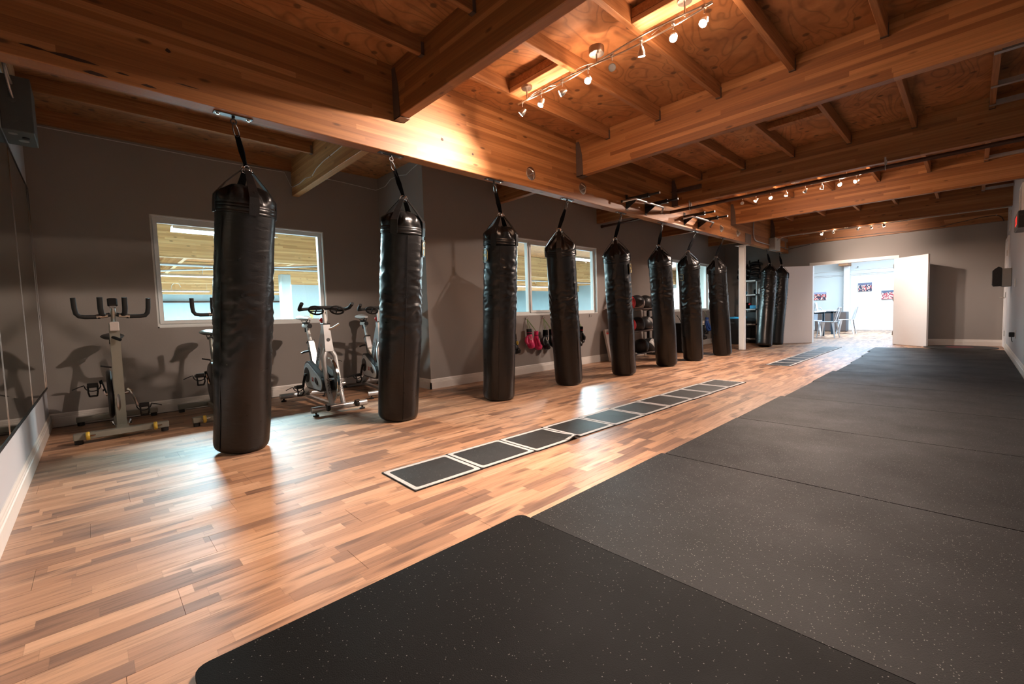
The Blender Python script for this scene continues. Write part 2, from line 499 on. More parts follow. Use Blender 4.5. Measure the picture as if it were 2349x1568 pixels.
class MB:
    def __init__(s):
        s.v = []
        s.f = []
        s.sm = []

    def add(s, vs, fs, smooth=False):
        b = len(s.v)
        s.v += [Vector(v) for v in vs]
        s.f += [tuple(b + i for i in f) for f in fs]
        s.sm += [smooth] * len(fs)
        return s

    def box(s, x0, x1, y0, y1, z0, z1, mat=None):
        vs = [Vector(p) for p in ((x0, y0, z0), (x1, y0, z0), (x1, y1, z0), (x0, y1, z0), (x0, y0, z1), (x1, y0, z1), (x1, y1, z1), (x0, y1, z1))]
        if mat is not None:
            vs = [mat @ v for v in vs]
        return s.add(vs, [(3, 2, 1, 0), (4, 5, 6, 7), (0, 1, 5, 4), (1, 2, 6, 5), (2, 3, 7, 6), (3, 0, 4, 7)])

    def cbox(s, c, d, mat=None, bev=0.0):
        """box about c with chamfered vertical/horizontal edges"""
        if bev <= 0:
            m = Matrix.Translation(c) @ (mat or Matrix.Identity(4))
            return s.box(-d[0] / 2, d[0] / 2, -d[1] / 2, d[1] / 2, -d[2] / 2, d[2] / 2, m)
        m = Matrix.Translation(c) @ (mat or Matrix.Identity(4))
        vs = []
        x, y, z = d[0] / 2, d[1] / 2, d[2] / 2
        rings = []
        for zz, ins in ((-z, bev), (-z + bev, 0), (z - bev, 0), (z, bev)):
            a, b = x - ins, y - ins
            rings.append([(a, -b + bev), (a, b - bev), (a - bev, b), (-a + bev, b), (-a, b - bev), (-a, -b + bev), (-a + bev, -b), (a - bev, -b)])
            vs += [m @ Vector((p[0], p[1], zz)) for p in rings[-1]]
        fs = [tuple(reversed(range(8))), tuple(range(24, 32))]
        for k in range(3):
            for i in range(8):
                j = (i + 1) % 8
                fs.append((k * 8 + i, k * 8 + j, k * 8 + 8 + j, k * 8 + 8 + i))
        return s.add(vs, fs)

    def tube(s, pts, r, n=8, closed=False, caps=True, smooth=True, flat=1.0, up=None):
        pts = [Vector(p) for p in pts]
        k = len(pts)
        rs = r if isinstance(r, (list, tuple)) else [r] * k
        tang = []
        for i in range(k):
            if closed:
                d = pts[(i + 1) % k] - pts[i - 1]
            else:
                d = pts[min(i + 1, k - 1)] - pts[max(i - 1, 0)]
            tang.append(d.normalized())
        nrm = Vector(up) if up is not None else (Vector((0, 0, 1)) if abs(tang[0].z) < 0.9 else Vector((1, 0, 0)))
        vs = []
        for i in range(k):
            tt = tang[i]
            nrm = (nrm - tt * nrm.dot(tt)).normalized()
            bi = tt.cross(nrm)
            for j in range(n):
                a = 2 * PI * j / n
                vs.append(pts[i] + nrm * (math.cos(a) * rs[i]) + bi * (math.sin(a) * rs[i] * flat))
        fs = []
        for i in range(k if closed else k - 1):
            i2 = (i + 1) % k
            for j in range(n):
                j2 = (j + 1) % n
                fs.append((i * n + j, i * n + j2, i2 * n + j2, i2 * n + j))
        s.add(vs, fs, smooth)
        if caps and not closed:
            b = len(s.v) - len(vs)
            s.f.append(tuple(b + j for j in reversed(range(n))))
            s.f.append(tuple(b + (k - 1) * n + j for j in range(n)))
            s.sm += [False, False]
        return s

    def cyl(s, a, b, r, n=16, r2=None, smooth=True):
        return s.tube([a, b], [r, r if r2 is None else r2], n, smooth=smooth)

    def lathe(s, prof, n=32, mat=None, smooth=True):
        vs = []
        for (r, z) in prof:
            for j in range(n):
                a = 2 * PI * j / n
                v = Vector((r * math.cos(a), r * math.sin(a), z))
                vs.append(mat @ v if mat is not None else v)
        fs = []
        for i in range(len(prof) - 1):
            for j in range(n):
                j2 = (j + 1) % n
                fs.append((i * n + j, i * n + j2, (i + 1) * n + j2, (i + 1) * n + j))
        fs.append(tuple(reversed(range(n))))
        fs.append(tuple((len(prof) - 1) * n + j for j in range(n)))
        return s.add(vs, fs, smooth)

    def ribbon(s, pts, wdir, width, th):
        """flat strap through pts; wdir gives the direction of its width"""
        pts = [Vector(p) for p in pts]
        k = len(pts)
        wd = wdir if isinstance(wdir, list) else [wdir] * k
        wi = width if isinstance(width, list) else [width] * k
        vs = []
        for i in range(k):
            t = (pts[min(i + 1, k - 1)] - pts[max(i - 1, 0)]).normalized()
            d = Vector(wd[i])
            d = (d - t * d.dot(t)).normalized()
            nn = t.cross(d)
            for a, b in ((-1, -1), (1, -1), (1, 1), (-1, 1)):
                vs.append(pts[i] + d * (a * wi[i] / 2) + nn * (b * th / 2))
        fs = []
        for i in range(k - 1):
            for j in range(4):
                j2 = (j + 1) % 4
                fs.append((i * 4 + j, i * 4 + j2, i * 4 + 4 + j2, i * 4 + 4 + j))
        fs.append((3, 2, 1, 0))
        fs.append(tuple((k - 1) * 4 + j for j in range(4)))
        return s.add(vs, fs)

    def prism(s, poly, axis, a, b):
        """polygon in the two other axes, extruded along axis from a to b"""
        n = len(poly)
        vs = []
        for q in (a, b):
            for p in poly:
                if axis == 'x':
                    vs.append((q, p[0], p[1]))
                elif axis == 'y':
                    vs.append((p[0], q, p[1]))
                else:
                    vs.append((p[0], p[1], q))
        fs = [tuple(range(n)), tuple(reversed(range(n, 2 * n)))]
        for i in range(n):
            j = (i + 1) % n
            fs.append((i, i + n, j + n, j))
        return s.add(vs, fs)

    def ball(s, c, r, nu=24, nv=14, sc3=(1, 1, 1), rot=None):
        vs = []
        m = rot or Matrix.Identity(3)
        for i in range(nv + 1):
            ph = PI * i / nv
            for j in range(nu):
                a = 2 * PI * j / nu
                p = Vector((math.sin(ph) * math.cos(a) * sc3[0], math.sin(ph) * math.sin(a) * sc3[1], -math.cos(ph) * sc3[2])) * r
                vs.append(Vector(c) + m @ p)
        fs = []
        for i in range(nv):
            for j in range(nu):
                j2 = (j + 1) % nu
                fs.append((i * nu + j, i * nu + j2, (i + 1) * nu + j2, (i + 1) * nu + j))
        return s.add(vs, fs, True)

    def build(s, name, mat, parent=None, world=False, fix=True):
        me = bpy.data.meshes.new(name)
        vs = s.v
        if world and parent is not None:
            inv = wmat(parent).inverted()
            vs = [inv @ v for v in vs]
        me.from_pydata([tuple(v) for v in vs], [], s.f)
        if fix:
            import bmesh
            bm = bmesh.new()
            bm.from_mesh(me)
            bmesh.ops.remove_doubles(bm, verts=bm.verts, dist=1e-6)
            bmesh.ops.recalc_face_normals(bm, faces=bm.faces)
            smooths = None
            bm.to_mesh(me)
            bm.free()
            if any(s.sm):
                for p in me.polygons:
                    p.use_smooth = True
                try:
                    me.set_sharp_from_angle(angle=R(40))
                except Exception:
                    pass
        else:
            for p, q in zip(me.polygons, s.sm):
                p.use_smooth = q
        me.materials.append(mat)
        o = bpy.data.objects.new(name, me)
        COL.objects.link(o)
        if parent is not None:
            o.parent = parent
        return o


def thing(name, label, cat, loc=(0, 0, 0), rot=(0, 0, 0), group=None):
    o = bpy.data.objects.new(name, None)
    o.empty_display_size = 0.1
    o.location = loc
    o.rotation_euler = rot
    o['label'] = label
    o['category'] = cat
    if group:
        o['group'] = group
    COL.objects.link(o)
    return o


def tag(o, label, cat, group=None):
    o['label'] = label
    o['category'] = cat
    if group:
        o['group'] = group
    return o


def struct(o):
    o['kind'] = 'structure'
    return o


def children_of(o):
    return [c for c in list(COL.objects) if c.parent == o]


def copy_tree(o, parent=None, kids=None):
    c = o.copy()
    COL.objects.link(c)
    if parent is not None:
        c.parent = parent
    for ch in [x for x in o.children]:
        copy_tree(ch, c)
    return c


def text_mesh(s, size, extrude=0.0006):
    cu = bpy.data.curves.new('lettering', 'FONT')
    cu.body = s
    cu.size = size
    cu.extrude = extrude
    cu.align_x = 'CENTER'
    cu.align_y = 'CENTER'
    o = bpy.data.objects.new('lettering', cu)
    COL.objects.link(o)
    dg = bpy.context.evaluated_depsgraph_get()
    dg.update()
    me = bpy.data.meshes.new_from_object(o.evaluated_get(dg))
    bpy.data.objects.remove(o)
    bpy.data.curves.remove(cu)
    return me


def lettering(s, size, mat, parent, m4, bold=1.0, xs=1.0):
    me = text_mesh(s, size)
    me.materials.clear()
    me.materials.append(mat)
    me.transform(m4 @ Matrix.Diagonal((xs, 1, 1, 1)))
    o = bpy.data.objects.new('lettering', me)
    COL.objects.link(o)
    o.parent = parent
    return o


def frame_m(o, x, y):
    """matrix with origin o, local x and y as given"""
    x = Vector(x).normalized()
    z = x.cross(Vector(y)).normalized()
    y = z.cross(x)
    o = Vector(o)
    return Matrix(((x.x, y.x, z.x, o.x), (x.y, y.y, z.y, o.y), (x.z, y.z, z.z, o.z), (0, 0, 0, 1)))


# ------------------------------------------------------------------ room dimensions
XW1, XW2, XR = -5.95, -4.78, 0.45
YB, YJ, YF = -0.345, 3.10, 12.87
DECK = 2.93
WT = 0.12
CROSS = [1.86, 4.22, 6.60, 9.00, 11.43]       # near faces of the cross beams
BX0, BX1 = -3.355, -3.235                      # long beam faces
LZ = 2.25                                      # long beam underside

# ---- floor: concrete slab with laminate boards on it
fl = struct(MB().box(-6.2, 3.2, -0.6, 19.9, -0.06, -0.0085).build('floor', simple('screed', (0.12, 0.11, 0.10), 0.9)))
BW, BL = 0.19, 1.2
bme = bpy.data.meshes.new('floor_board')
g_ = 0.0004
bv = 0.0008
bb = MB()
bb.cbox((0, 0, -0.004), (BW - g_, BL - g_, 0.008), None, bv)
board0 = bb.build('floor_board', M['laminate'], fl)
rest = MB()
placed = []
ncol = int((6.0 + 1.0) / BW) + 1
for i in range(-32, 17):
    x = (i + 0.5) * BW
    off = (i * 0.437) % 1.0 * BL
    for j in range(-2, 18):
        y = j * BL + off
        if x < -5.9 or x > 3.1 or y > 20.2 or y < -0.9:
            continue
        if x - BW / 2 < XW1 - 0.02:
            continue
        placed.append((x, y))


def board_score(p):
    x, y = p
    if x > -1.1 and y < 11.8:
        return 1e9
    if y > 12.9:
        return 1e8 + y
    if x < XW2 - 0.05 and y > YJ:
        return 1e9
    return math.hypot(x, y)


placed.sort(key=board_score)
for k, (x, y) in enumerate(placed):
    s_ = board_score((x, y))
    if s_ >= 1e9:
        if x < XW2 - 0.15 and y > YJ + 0.7:
            continue
        if x > XR + 0.1 and y < YF:
            continue
        rest.box(x - BW / 2, x + BW / 2, max(-0.5, y - BL / 2), min(19.8, y + BL / 2) - g_, -0.008, -0.0003)
        continue
    if k < 300 and y - BL / 2 > -0.58:
        o = board0 if k == 0 else board0.copy()
        if k:
            COL.objects.link(o)
        o.location = (x, y, -0.0002)
    else:
        y1 = min(19.8, y + BL / 2)
        y0 = max(-0.5, y - BL / 2)
        if y1 - y0 > 0.05:
            rest.box(x - BW / 2 + g_, x + BW / 2 - g_, y0 + g_, y1 - g_, -0.008, -0.0002)
ro = rest.build('floor_boards', M['laminate'], fl, fix=False)
ro['kind'] = 'stuff'


# ---- walls with openings
def wall_panel(mb, axis, pos, th, a0, a1, z0, z1, holes):
    """wall normal to axis at pos..pos+th spanning a0..a1, with holes (h0,h1,zb,zt)"""
    def bx(p0, p1, q0, q1):
        if p1 - p0 < 1e-5 or q1 - q0 < 1e-5:
            return
        if axis == 'x':
            mb.box(min(pos, pos + th), max(pos, pos + th), p0, p1, q0, q1)
        else:
            mb.box(p0, p1, min(pos, pos + th), max(pos, pos + th), q0, q1)
    cur = a0
    for (h0, h1, zb, zt) in sorted(holes):
        bx(cur, h0, z0, z1)
        bx(h0, h1, z0, zb)
        bx(h0, h1, zt, z1)
        cur = h1
    bx(cur, a1, z0, z1)


W1 = (0.505, 2.285, 0.90, 2.09)
W2 = (4.56, 6.78, 0.905, 2.093)
W3 = (9.66, 11.78, 0.875, 2.085)
mb = MB()
wall_panel(mb, 'x', XW1, -WT, YB - 0.12, YJ + 0.12, 0, DECK, [W1])
mb.box(XW1, XW2 - WT, YJ, YJ + 0.12, 0, DECK)
wall_panel(mb, 'x', XW2, -WT, YJ, YF + 0.12, 0, DECK, [W2, W3])
struct(mb.build('wall_left', M['wall']))
mb = MB()
mb.box(XW1 - WT, XR + 0.12, YB - 0.12, YB, 0, DECK)
struct(mb.build('wall_back', M['wall_light']))
mb = MB()
wall_panel(mb, 'x', XR, 0.12, YB - 0.12, YF + 0.12, 0, DECK, [])
struct(mb.build('wall_right', M['wall_light']))
mb = MB()
DO = (-2.72, -1.17, 0.0, 1.905)
wall_panel(mb, 'y', YF, 0.12, XW2 - 0.12, XR + 0.12, 0, DECK, [DO])
struct(mb.build('wall_far', M['wall']))


# ---- baseboards (profiled)
def baseboard(name, axis, pos, sgn, spans):
    b = MB()
    h, d = 0.128, 0.016
    prof = [(0, 0), (d, 0), (d, h * 0.66), (d * 0.72, h * 0.70), (d * 0.72, h * 0.78), (d * 0.55, h * 0.82), (d * 0.55, h * 0.9), (d * 0.25, h), (0, h)]
    for a0, a1 in spans:
        poly = [(pos + sgn * p[0], p[1]) for p in prof]
        b.prism(poly, 'y' if axis == 'x' else 'x', a0, a1)
    return struct(b.build(name, M['base']))


baseboard('baseboard_left', 'x', XW1, 1, [(YB, YJ)])
baseboard('baseboard_left_far', 'x', XW2, 1, [(YJ - 0.016, YF)])
baseboard('baseboard_left_jog', 'y', YJ, -1, [(XW1, XW2 + 0.016)])
baseboard('baseboard_back', 'y', YB, 1, [(XW1, XR)])
baseboard('baseboard_right', 'x', XR, -1, [(YB, 11.95)])
baseboard('baseboard_far', 'y', YF, -1, [(XW2, DO[0] - 0.07), (DO[1] + 0.07, XR)])


# ---- windows in the left wall: vinyl frame, sliding sash, panes
def window(name, x, wd, mull, sash):
    y0, y1, z0, z1 = wd
    b = MB()
    # lining of the reveal
    t = 0.012
    b.box(x - WT, x, y0, y1, z0 - 0.001, z0 + t)
    b.box(x - WT, x, y0, y1, z1 - t, z1 + 0.001)
    b.box(x - WT, x, y0 - 0.001, y0 + t, z0, z1)
    b.box(x - WT, x, y1 - t, y1 + 0.001, z0, z1)
    root = struct(b.build(name, M['vinyl_frame']))
    f = MB()
    xf0, xf1 = x - WT + 0.01, x - WT + 0.07
    fw = 0.045
    f.box(xf0, xf1, y0 + t, y1 - t, z0 + t, z0 + t + fw)
    f.box(xf0, xf1, y0 + t, y1 - t, z1 - t - fw, z1 - t)
    f.box(xf0, xf1, y0 + t, y0 + t + fw, z0 + t + fw, z1 - t - fw)
    f.box(xf0, xf1, y1 - t - fw, y1 - t, z0 + t + fw, z1 - t - fw)
    for q in mull:
        f.box(xf0, xf1, q - 0.022, q + 0.022, z0 + t + fw, z1 - t - fw)
    f.build('window_frame', M['vinyl_frame'], root)
    for (a, bq) in sash:
        s = MB()
        xs0, xs1 = xf1 - 0.012, xf1 + 0.014
        sw = 0.036
        a0, a1, b0, b1 = a, bq, z0 + t + 0.03, z1 - t - 0.03
        s.box(xs0, xs1, a0, a1, b0, b0 + sw)
        s.box(xs0, xs1, a0, a1, b1 - sw, b1)
        s.box(xs0, xs1, a0, a0 + sw, b0 + sw, b1 - sw)
        s.box(xs0, xs1, a1 - sw, a1, b0 + sw, b1 - sw)
        so = s.build('sliding_sash', M['vinyl_frame'], root)
        p = MB().box(xs0 + 0.008, xs0 + 0.012, a0 + sw - 0.004, a1 - sw + 0.004, b0 + sw - 0.004, b1 - sw + 0.004)
        p.build('pane', M['glass'], so)
    covered = sash[0] if sash else None
    edges = [y0 + t + fw] + [q for q in mull] + [y1 - t - fw]
    for k in range(len(edges) - 1):
        mid = (edges[k] + edges[k + 1]) / 2
        if covered and covered[0] < mid < covered[1]:
            continue
        p = MB().box(xf0 + 0.025, xf0 + 0.029, edges[k] - 0.004, edges[k + 1] + 0.004, z0 + t + fw - 0.004, z1 - t - fw + 0.004)
        p.build('pane', M['glass'], root)
    return root


window('window_1', XW1, W1, [1.42], [(0.53, 1.44)])
window('window_2', XW2, W2, [5.02, 6.02], [(5.03, 6.05)])
window('window_3', XW2, W3, [10.20, 11.05], [(10.22, 11.06)])

# ---- double door opening to the lobby: trim and two leaves
b = MB()
tw = 0.055
b.box(DO[0] - tw, DO[0], YF - 0.014, YF, 0, DO[3] + tw)
b.box(DO[1], DO[1] + tw, YF - 0.014, YF, 0, DO[3] + tw)
b.box(DO[0], DO[1], YF - 0.014, YF, DO[3], DO[3] + tw)
b.box(DO[0] - 0.001, DO[0] + 0.015, YF - 0.014, YF + 0.12, 0, DO[3])
b.box(DO[1] - 0.015, DO[1] + 0.001, YF - 0.014, YF + 0.12, 0, DO[3])
b.box(DO[0] + 0.015, DO[1] - 0.015, YF - 0.014, YF + 0.12, DO[3] - 0.015, DO[3] + 0.001)
struct(b.build('trim_1', M['white']))


def leaf(name, hinge, ang, wid):
    root = bpy.data.objects.new(name, None)
    root.location = (hinge[0], hinge[1], 0)
    root.rotation_euler = (0, 0, ang)
    COL.objects.link(root)
    struct(root)
    MB().cbox((wid / 2, 0, 0.945), (wid, 0.04, 1.885), None, 0.003).build('door_panel', M['door'], root)
    for z in (0.25, 1.0, 1.72):
        MB().cyl((0.0, -0.026, z - 0.045), (0.0, -0.026, z + 0.045), 0.008, 8).build('hinge', M['nickel'], root)
    MB().cbox((wid + 0.001, 0, 0.95), (0.004, 0.024, 0.09)).build('latch_plate', M['nickel'], root)
    MB().cbox((wid + 0.001, 0, 1.80), (0.004, 0.02, 0.16)).build('flush_bolt', M['nickel'], root)
    return root


leaf('door_1', (DO[0] + 0.01, YF - 0.035), R(180 + 43), 0.77)
leaf('door_2', (DO[1] - 0.01, YF - 0.035), R(-42), 0.77)

# exit door in the right wall near the far corner
b = MB()
d0, d1, dz = 12.0, 12.80, 2.0
b.box(XR - 0.018, XR, d0 - 0.06, d0, 0, dz + 0.06)
b.box(XR - 0.018, XR, d1, d1 + 0.06, 0, dz + 0.06)
b.box(XR - 0.018, XR, d0, d1, dz, dz + 0.06)
root = struct(b.build('door_3', M['door']))
MB().box(XR - 0.010, XR + 0.03, d0, d1, 0.01, dz).build('door_panel', M['door'], root)
for z in (0.3, 1.0, 1.75):
    MB().cyl((XR - 0.02, d0 + 0.01, z - 0.05), (XR - 0.02, d0 + 0.01, z + 0.05), 0.008, 8).build('hinge', M['nickel'], root)
h = MB()
h.tube([(XR - 0.01, d1 - 0.08, 0.95), (XR - 0.07, d1 - 0.08, 0.95), (XR - 0.07, d1 - 0.2, 0.95)], 0.009, 8)
h.build('door_handle', M['nickel'], root)

# ------------------------------------------------------------------ ceiling
ceil = struct(MB().box(-30, 3.2, -9, 24, DECK + 0.012, DECK + 0.10).build('ceiling', simple('roof_board', (0.2, 0.1, 0.04), 0.8)))
JX = [-2.79, -2.20, -1.615, -1.04, -0.47, 0.10]
bays = [(YB, CROSS[0])] + [(CROSS[i] + 0.08, CROSS[i + 1]) for i in range(4)] + [(CROSS[4] + 0.08, YF)]
LCROSS = [1.93, 4.36, 6.80, 9.25, 11.75]
lbays = [(YB, LCROSS[0])] + [(LCROSS[i] + 0.08, LCROSS[i + 1]) for i in range(4)] + [(LCROSS[4] + 0.08, YF)]


def joist(x, y0, y1, w_=0.040, zb=2.81):
    ln = y1 - y0
    b = MB().cbox((0, ln / 2, (DECK + zb) / 2 - zb), (w_, ln - 0.004, DECK - zb), None, 0.003)
    o = b.build('joist', M['joist'], ceil)
    o.location = (x, y0, zb)
    h = MB()
    for yy in (0.0, ln - 0.03):
        h.box(-w_ / 2 - 0.003, -w_ / 2 - 0.0005, yy + 0.003, yy + 0.027, -0.004, 0.085)
        h.box(w_ / 2 + 0.0005, w_ / 2 + 0.003, yy + 0.003, yy + 0.027, -0.004, 0.085)
        h.box(-w_ / 2 - 0.003, w_ / 2 + 0.003, yy + 0.003, yy + 0.045, -0.004, -0.001)
    h.build('joist_hanger', M['steel_dark'], o)
    return o


for (y0, y1) in bays:
    for x in JX:
        joist(x, y0, y1)
for k, (y0, y1) in enumerate(lbays):
    for x in ([-5.20, -4.59, -3.98] if k == 0 else [-4.30, -3.75] if k > 1 else [-4.30, -3.75]):
        joist(x, y0, y1)
    lx = XW1 if k == 0 else XW2
    if k != 1:
        MB().box(lx, lx + 0.038, y0, y1, 2.80, DECK).build('ledger', M['joist'], ceil)
# ledgers along the near wall, jog and right wall
MB().box(XW1 + 0.04, BX0, YB, YB + 0.04, 2.76, DECK - 0.001).build('ledger', M['block'], ceil)
MB().box(BX1, XR, YB, YB + 0.04, 2.70, DECK - 0.001).build('ledger', M['block'], ceil)

# plywood sheets of the deck
for (y0, y1) in bays:
    xs = [BX1, -2.20, -1.04, 0.10, XR]
    for i in range(4):
        MB().box(xs[i] + 0.0015, xs[i + 1] - 0.0015, y0 - 0.08, y1 - 0.003, DECK, DECK + 0.012).build('plywood_sheet', M['ply'], ceil)
for k, (y0, y1) in enumerate(lbays):
    xs = [XW1, -5.20, -3.98, BX0] if k < 1 else [XW2 - (1.17 if k == 1 else 0), -3.75 - 0.55, BX0]
    for i in range(len(xs) - 1):
        MB().box(xs[i] + 0.0015, xs[i + 1] - 0.0015, y0 - 0.08, y1 - 0.003, DECK, DECK + 0.012).build('plywood_sheet', M['ply'], ceil)

# blocking between joists (carries the light fixtures)
def blocking(x0, x1, y, zb=2.81, th=0.09, nm='blocking'):
    MB().cbox(((x0 + x1) / 2, y, zb + (DECK - zb) / 2 + 0.0), (x1 - x0 - 0.042, th, DECK - zb), None, 0.003).build(nm, M['block'], ceil)


def flat_blocking(x0, x1, y):
    # plank laid flat, flush with the joist undersides, with a deeper board behind it
    MB().cbox(((x0 + x1) / 2, y, 2.829), (x1 - x0 - 0.042, 0.13, 0.038), None, 0.003).build('blocking', M['block'], ceil)
    MB().cbox(((x0 + x1) / 2, y - 0.05, 2.88), (x1 - x0 - 0.042, 0.03, 0.06), None, 0.002).build('blocking', M['joist'], ceil)


flat_blocking(-2.79, -2.20, 2.77)
flat_blocking(-1.615, -1.04, 2.77)
flat_blocking(-2.79, -2.20, 7.78)
flat_blocking(-1.615, -1.04, 7.78)
MB().cbox((-1.33, 5.53, 2.895), (0.535, 0.09, 0.065), None, 0.003).build('blocking', M['joist'], ceil)
MB().cbox((-2.0, 10.2, 2.829), (0.36, 0.14, 0.038), None, 0.003).build('blocking', M['block'], ceil)
# steel framing studs between the last joist and the right wall
for yy, zz in ((4.36, 2.83), (5.15, 2.825), (5.93, 2.825), (6.45, 2.82), (8.8, 2.82), (11.2, 2.82)):
    st = MB()
    st.box(0.078, XR, yy - 0.024, yy + 0.024, zz - 0.022, zz - 0.0195)
    st.box(0.122, XR, yy - 0.024, yy - 0.0215, zz - 0.0195, zz + 0.02)
    st.box(0.122, XR, yy + 0.0215, yy + 0.024, zz - 0.0195, zz + 0.02)
    st.build('steel_stud', M['galv'], ceil)

# ---- long beam
LB = 'long orange glulam beam from which the row of punching bags hangs'
beamA = thing('glulam_beam', LB, 'beam', ((BX0 + BX1) / 2, 6.2, LZ))
b = MB()
b.prism([(BX0, LZ + 0.004), (BX0 + 0.004, LZ), (BX1 - 0.004, LZ), (BX1, LZ + 0.004), (BX1, DECK), (BX0, DECK)], 'y', YB, YF)
b.build('timber', M['glulam_y'], beamA, True)
# steel plates on its face: post strap and tee strap
st = MB().box(BX1, BX1 + 0.006, 9.78, 10.12, LZ - 0.0, 2.44)
st.build('steel_strap', M['steel_dark'], beamA, True)
st = MB()
st.box(BX1, BX1 + 0.006, 12.25, 12.80, 2.52, 2.60)
st.box(BX1, BX1 + 0.006, 12.55, 12.66, 2.34, 2.52)
for yy in (12.32, 12.42, 12.72):
    st.cyl((BX1, yy, 2.56), (BX1 + 0.014, yy, 2.56), 0.013, 6)
st.build('tee_strap', M['galv'], beamA, True)


chips = [(-0.12, 2.315, 0.05, 0.008), (0.02, 2.312, 0.10, 0.012), (0.10, 2.262, 0.05, 0.012), (0.21, 2.300, 0.03, 0.006), (0.32, 2.270, 0.035, 0.008), (0.50, 2.33, 0.06, 0.004), (0.42, 2.50, 0.014, 0.014), (2.32, 2.47, 0.016, 0.018), (2.66, 2.42, 0.012, 0.014)]
for (cy0, cz0, cw, ch) in chips:
    MB().prism([(cy0 - cw, cz0), (cy0 - cw * 0.3, cz0 + ch), (cy0 + cw * 0.5, cz0 + ch * 0.6), (cy0 + cw, cz0 - ch * 0.2), (cy0 + cw * 0.2, cz0 - ch * 0.7), (cy0 - cw * 0.5, cz0 - ch * 0.5)], 'x', BX1 - 0.002, BX1 + 0.0012).build('wood_knot', M['knot'], beamA, True)


def cross_beam(y, x0, x1, label, mat, zb, side):
    """side=1: hangs off the long beam towards +x, -1 towards the window wall"""
    t = thing('glulam_beam', label, 'beam', ((x0 + x1) / 2, y + 0.04, zb), group=None)
    b = MB()
    c = 0.004
    b.prism([(y, zb + c), (y + c, zb), (y + 0.08 - c, zb), (y + 0.08, zb + c), (y + 0.08, DECK), (y, DECK)], 'x', x0, x1)
    b.build('timber', mat, t, True)
    h = MB()
    xa = x0 if side > 0 else x1
    s = side
    poly = [(xa + s * 0.001, DECK - 0.03), (xa + s * 0.045, DECK - 0.03), (xa + s * 0.085, DECK - 0.19), (xa + s * 0.095, zb - 0.006), (xa + s * 0.001, zb - 0.006)]
    h.prism(poly, 'y', y - 0.006, y - 0.0005)
    h.prism(poly, 'y', y + 0.0805, y + 0.086)
    h.box(min(xa + s * 0.001, xa + s * 0.095), max(xa + s * 0.001, xa + s * 0.095), y - 0.006, y + 0.086, zb - 0.006, zb - 0.0005)
    for zz in (zb + 0.10, zb + 0.2, zb + 0.3):
        h.cyl((xa + s * 0.04, y - 0.006, zz), (xa + s * 0.04, y - 0.012, zz), 0.007, 6)
    h.build('beam_hanger', M['steel_dark'], t, True)
    return t


CL = ['nearest orange cross beam meeting the long beam, above the second punching bag',
      'second cross beam from the camera, just beyond the first chrome track light',
      'third cross beam, fitted with a black bolted holdown near the long beam',
      'fourth cross beam, directly beyond the second track light fixture',
      'fifth cross beam, with the white conduit and small spotlights along its underside']
cbs = []
for i, y in enumerate(CROSS):
    cbs.append(cross_beam(y, BX1, XR, CL[i], M['glulam_x'], 2.512, 1))
LLb = ['pale pine beam with a stapled grey cable, above the exercise bikes',
       'short beam end behind the third punching bag, over the middle window wall',
       'short beam end above the fifth punching bag with an iron pipe below it',
       'short beam end above the seventh punching bag on the window wall side',
       'short beam end above the eighth punching bag, nearest the white post']
lcb = []
for i, y in enumerate(LCROSS):
    lcb.append(cross_beam(y, XW1 if i == 0 else XW2, BX0, LLb[i], M['pine_x'] if i == 0 else M['glulam_x'], 2.50 if i == 0 else 2.54, -1))
wb = thing('glulam_beam', 'dark glulam beam lying against the top of the far wall', 'beam', (-1.4, 12.83, 2.43))
MB().box(BX1, XR - 0.0, YF - 0.08, YF - 0.0005, 2.43, DECK).build('timber', M['glulam_x'], wb, True)
# holdowns: steel seat with bolts and a rod, on the third and fifth cross beams
def holdown(par, y, x0):
    h = MB()
    h.box(x0, x0 + 0.37, y - 0.010, y - 0.0005, 2.69, 2.755)
    h.box(x0, x0 + 0.13, y - 0.06, y - 0.010, 2.69, 2.696)
    h.box(x0, x0 + 0.006, y - 0.06, y - 0.010, 2.696, 2.755)
    h.build('holdown_bracket', M['steel_dark'], par, True)
    for k in range(3):
        MB().cyl((x0 + 0.19 + k * 0.075, y - 0.010, 2.723), (x0 + 0.19 + k * 0.075, y - 0.024, 2.723), 0.014, 6).build('bolt', M['steel_dark'], par, True)
    MB().cyl((BX1 - 0.0, y - 0.035, 2.723), (x0 + 0.02, y - 0.035, 2.723), 0.008, 8).build('threaded_rod', M['steel_dark'], par, True)


holdown(cbs[2], CROSS[2], -3.146)
holdown(wb, YF - 0.08, -3.0)

# ------------------------------------------------------------------ post
p = thing('white_post', 'white square post standing under the long beam between the bags', 'post', (-3.47, 10.17, 0))
b = MB()
b.cbox((0, 0, LZ / 2), (0.11, 0.11, LZ - 0.012), None, 0.006)
b.build('shaft', M['white'], p)
MB().cbox((0, 0, LZ - 0.0045), (0.24, 0.2, 0.008)).build('cap_plate', M['white'], p)
p.location = (-3.42, 10.17, 0)

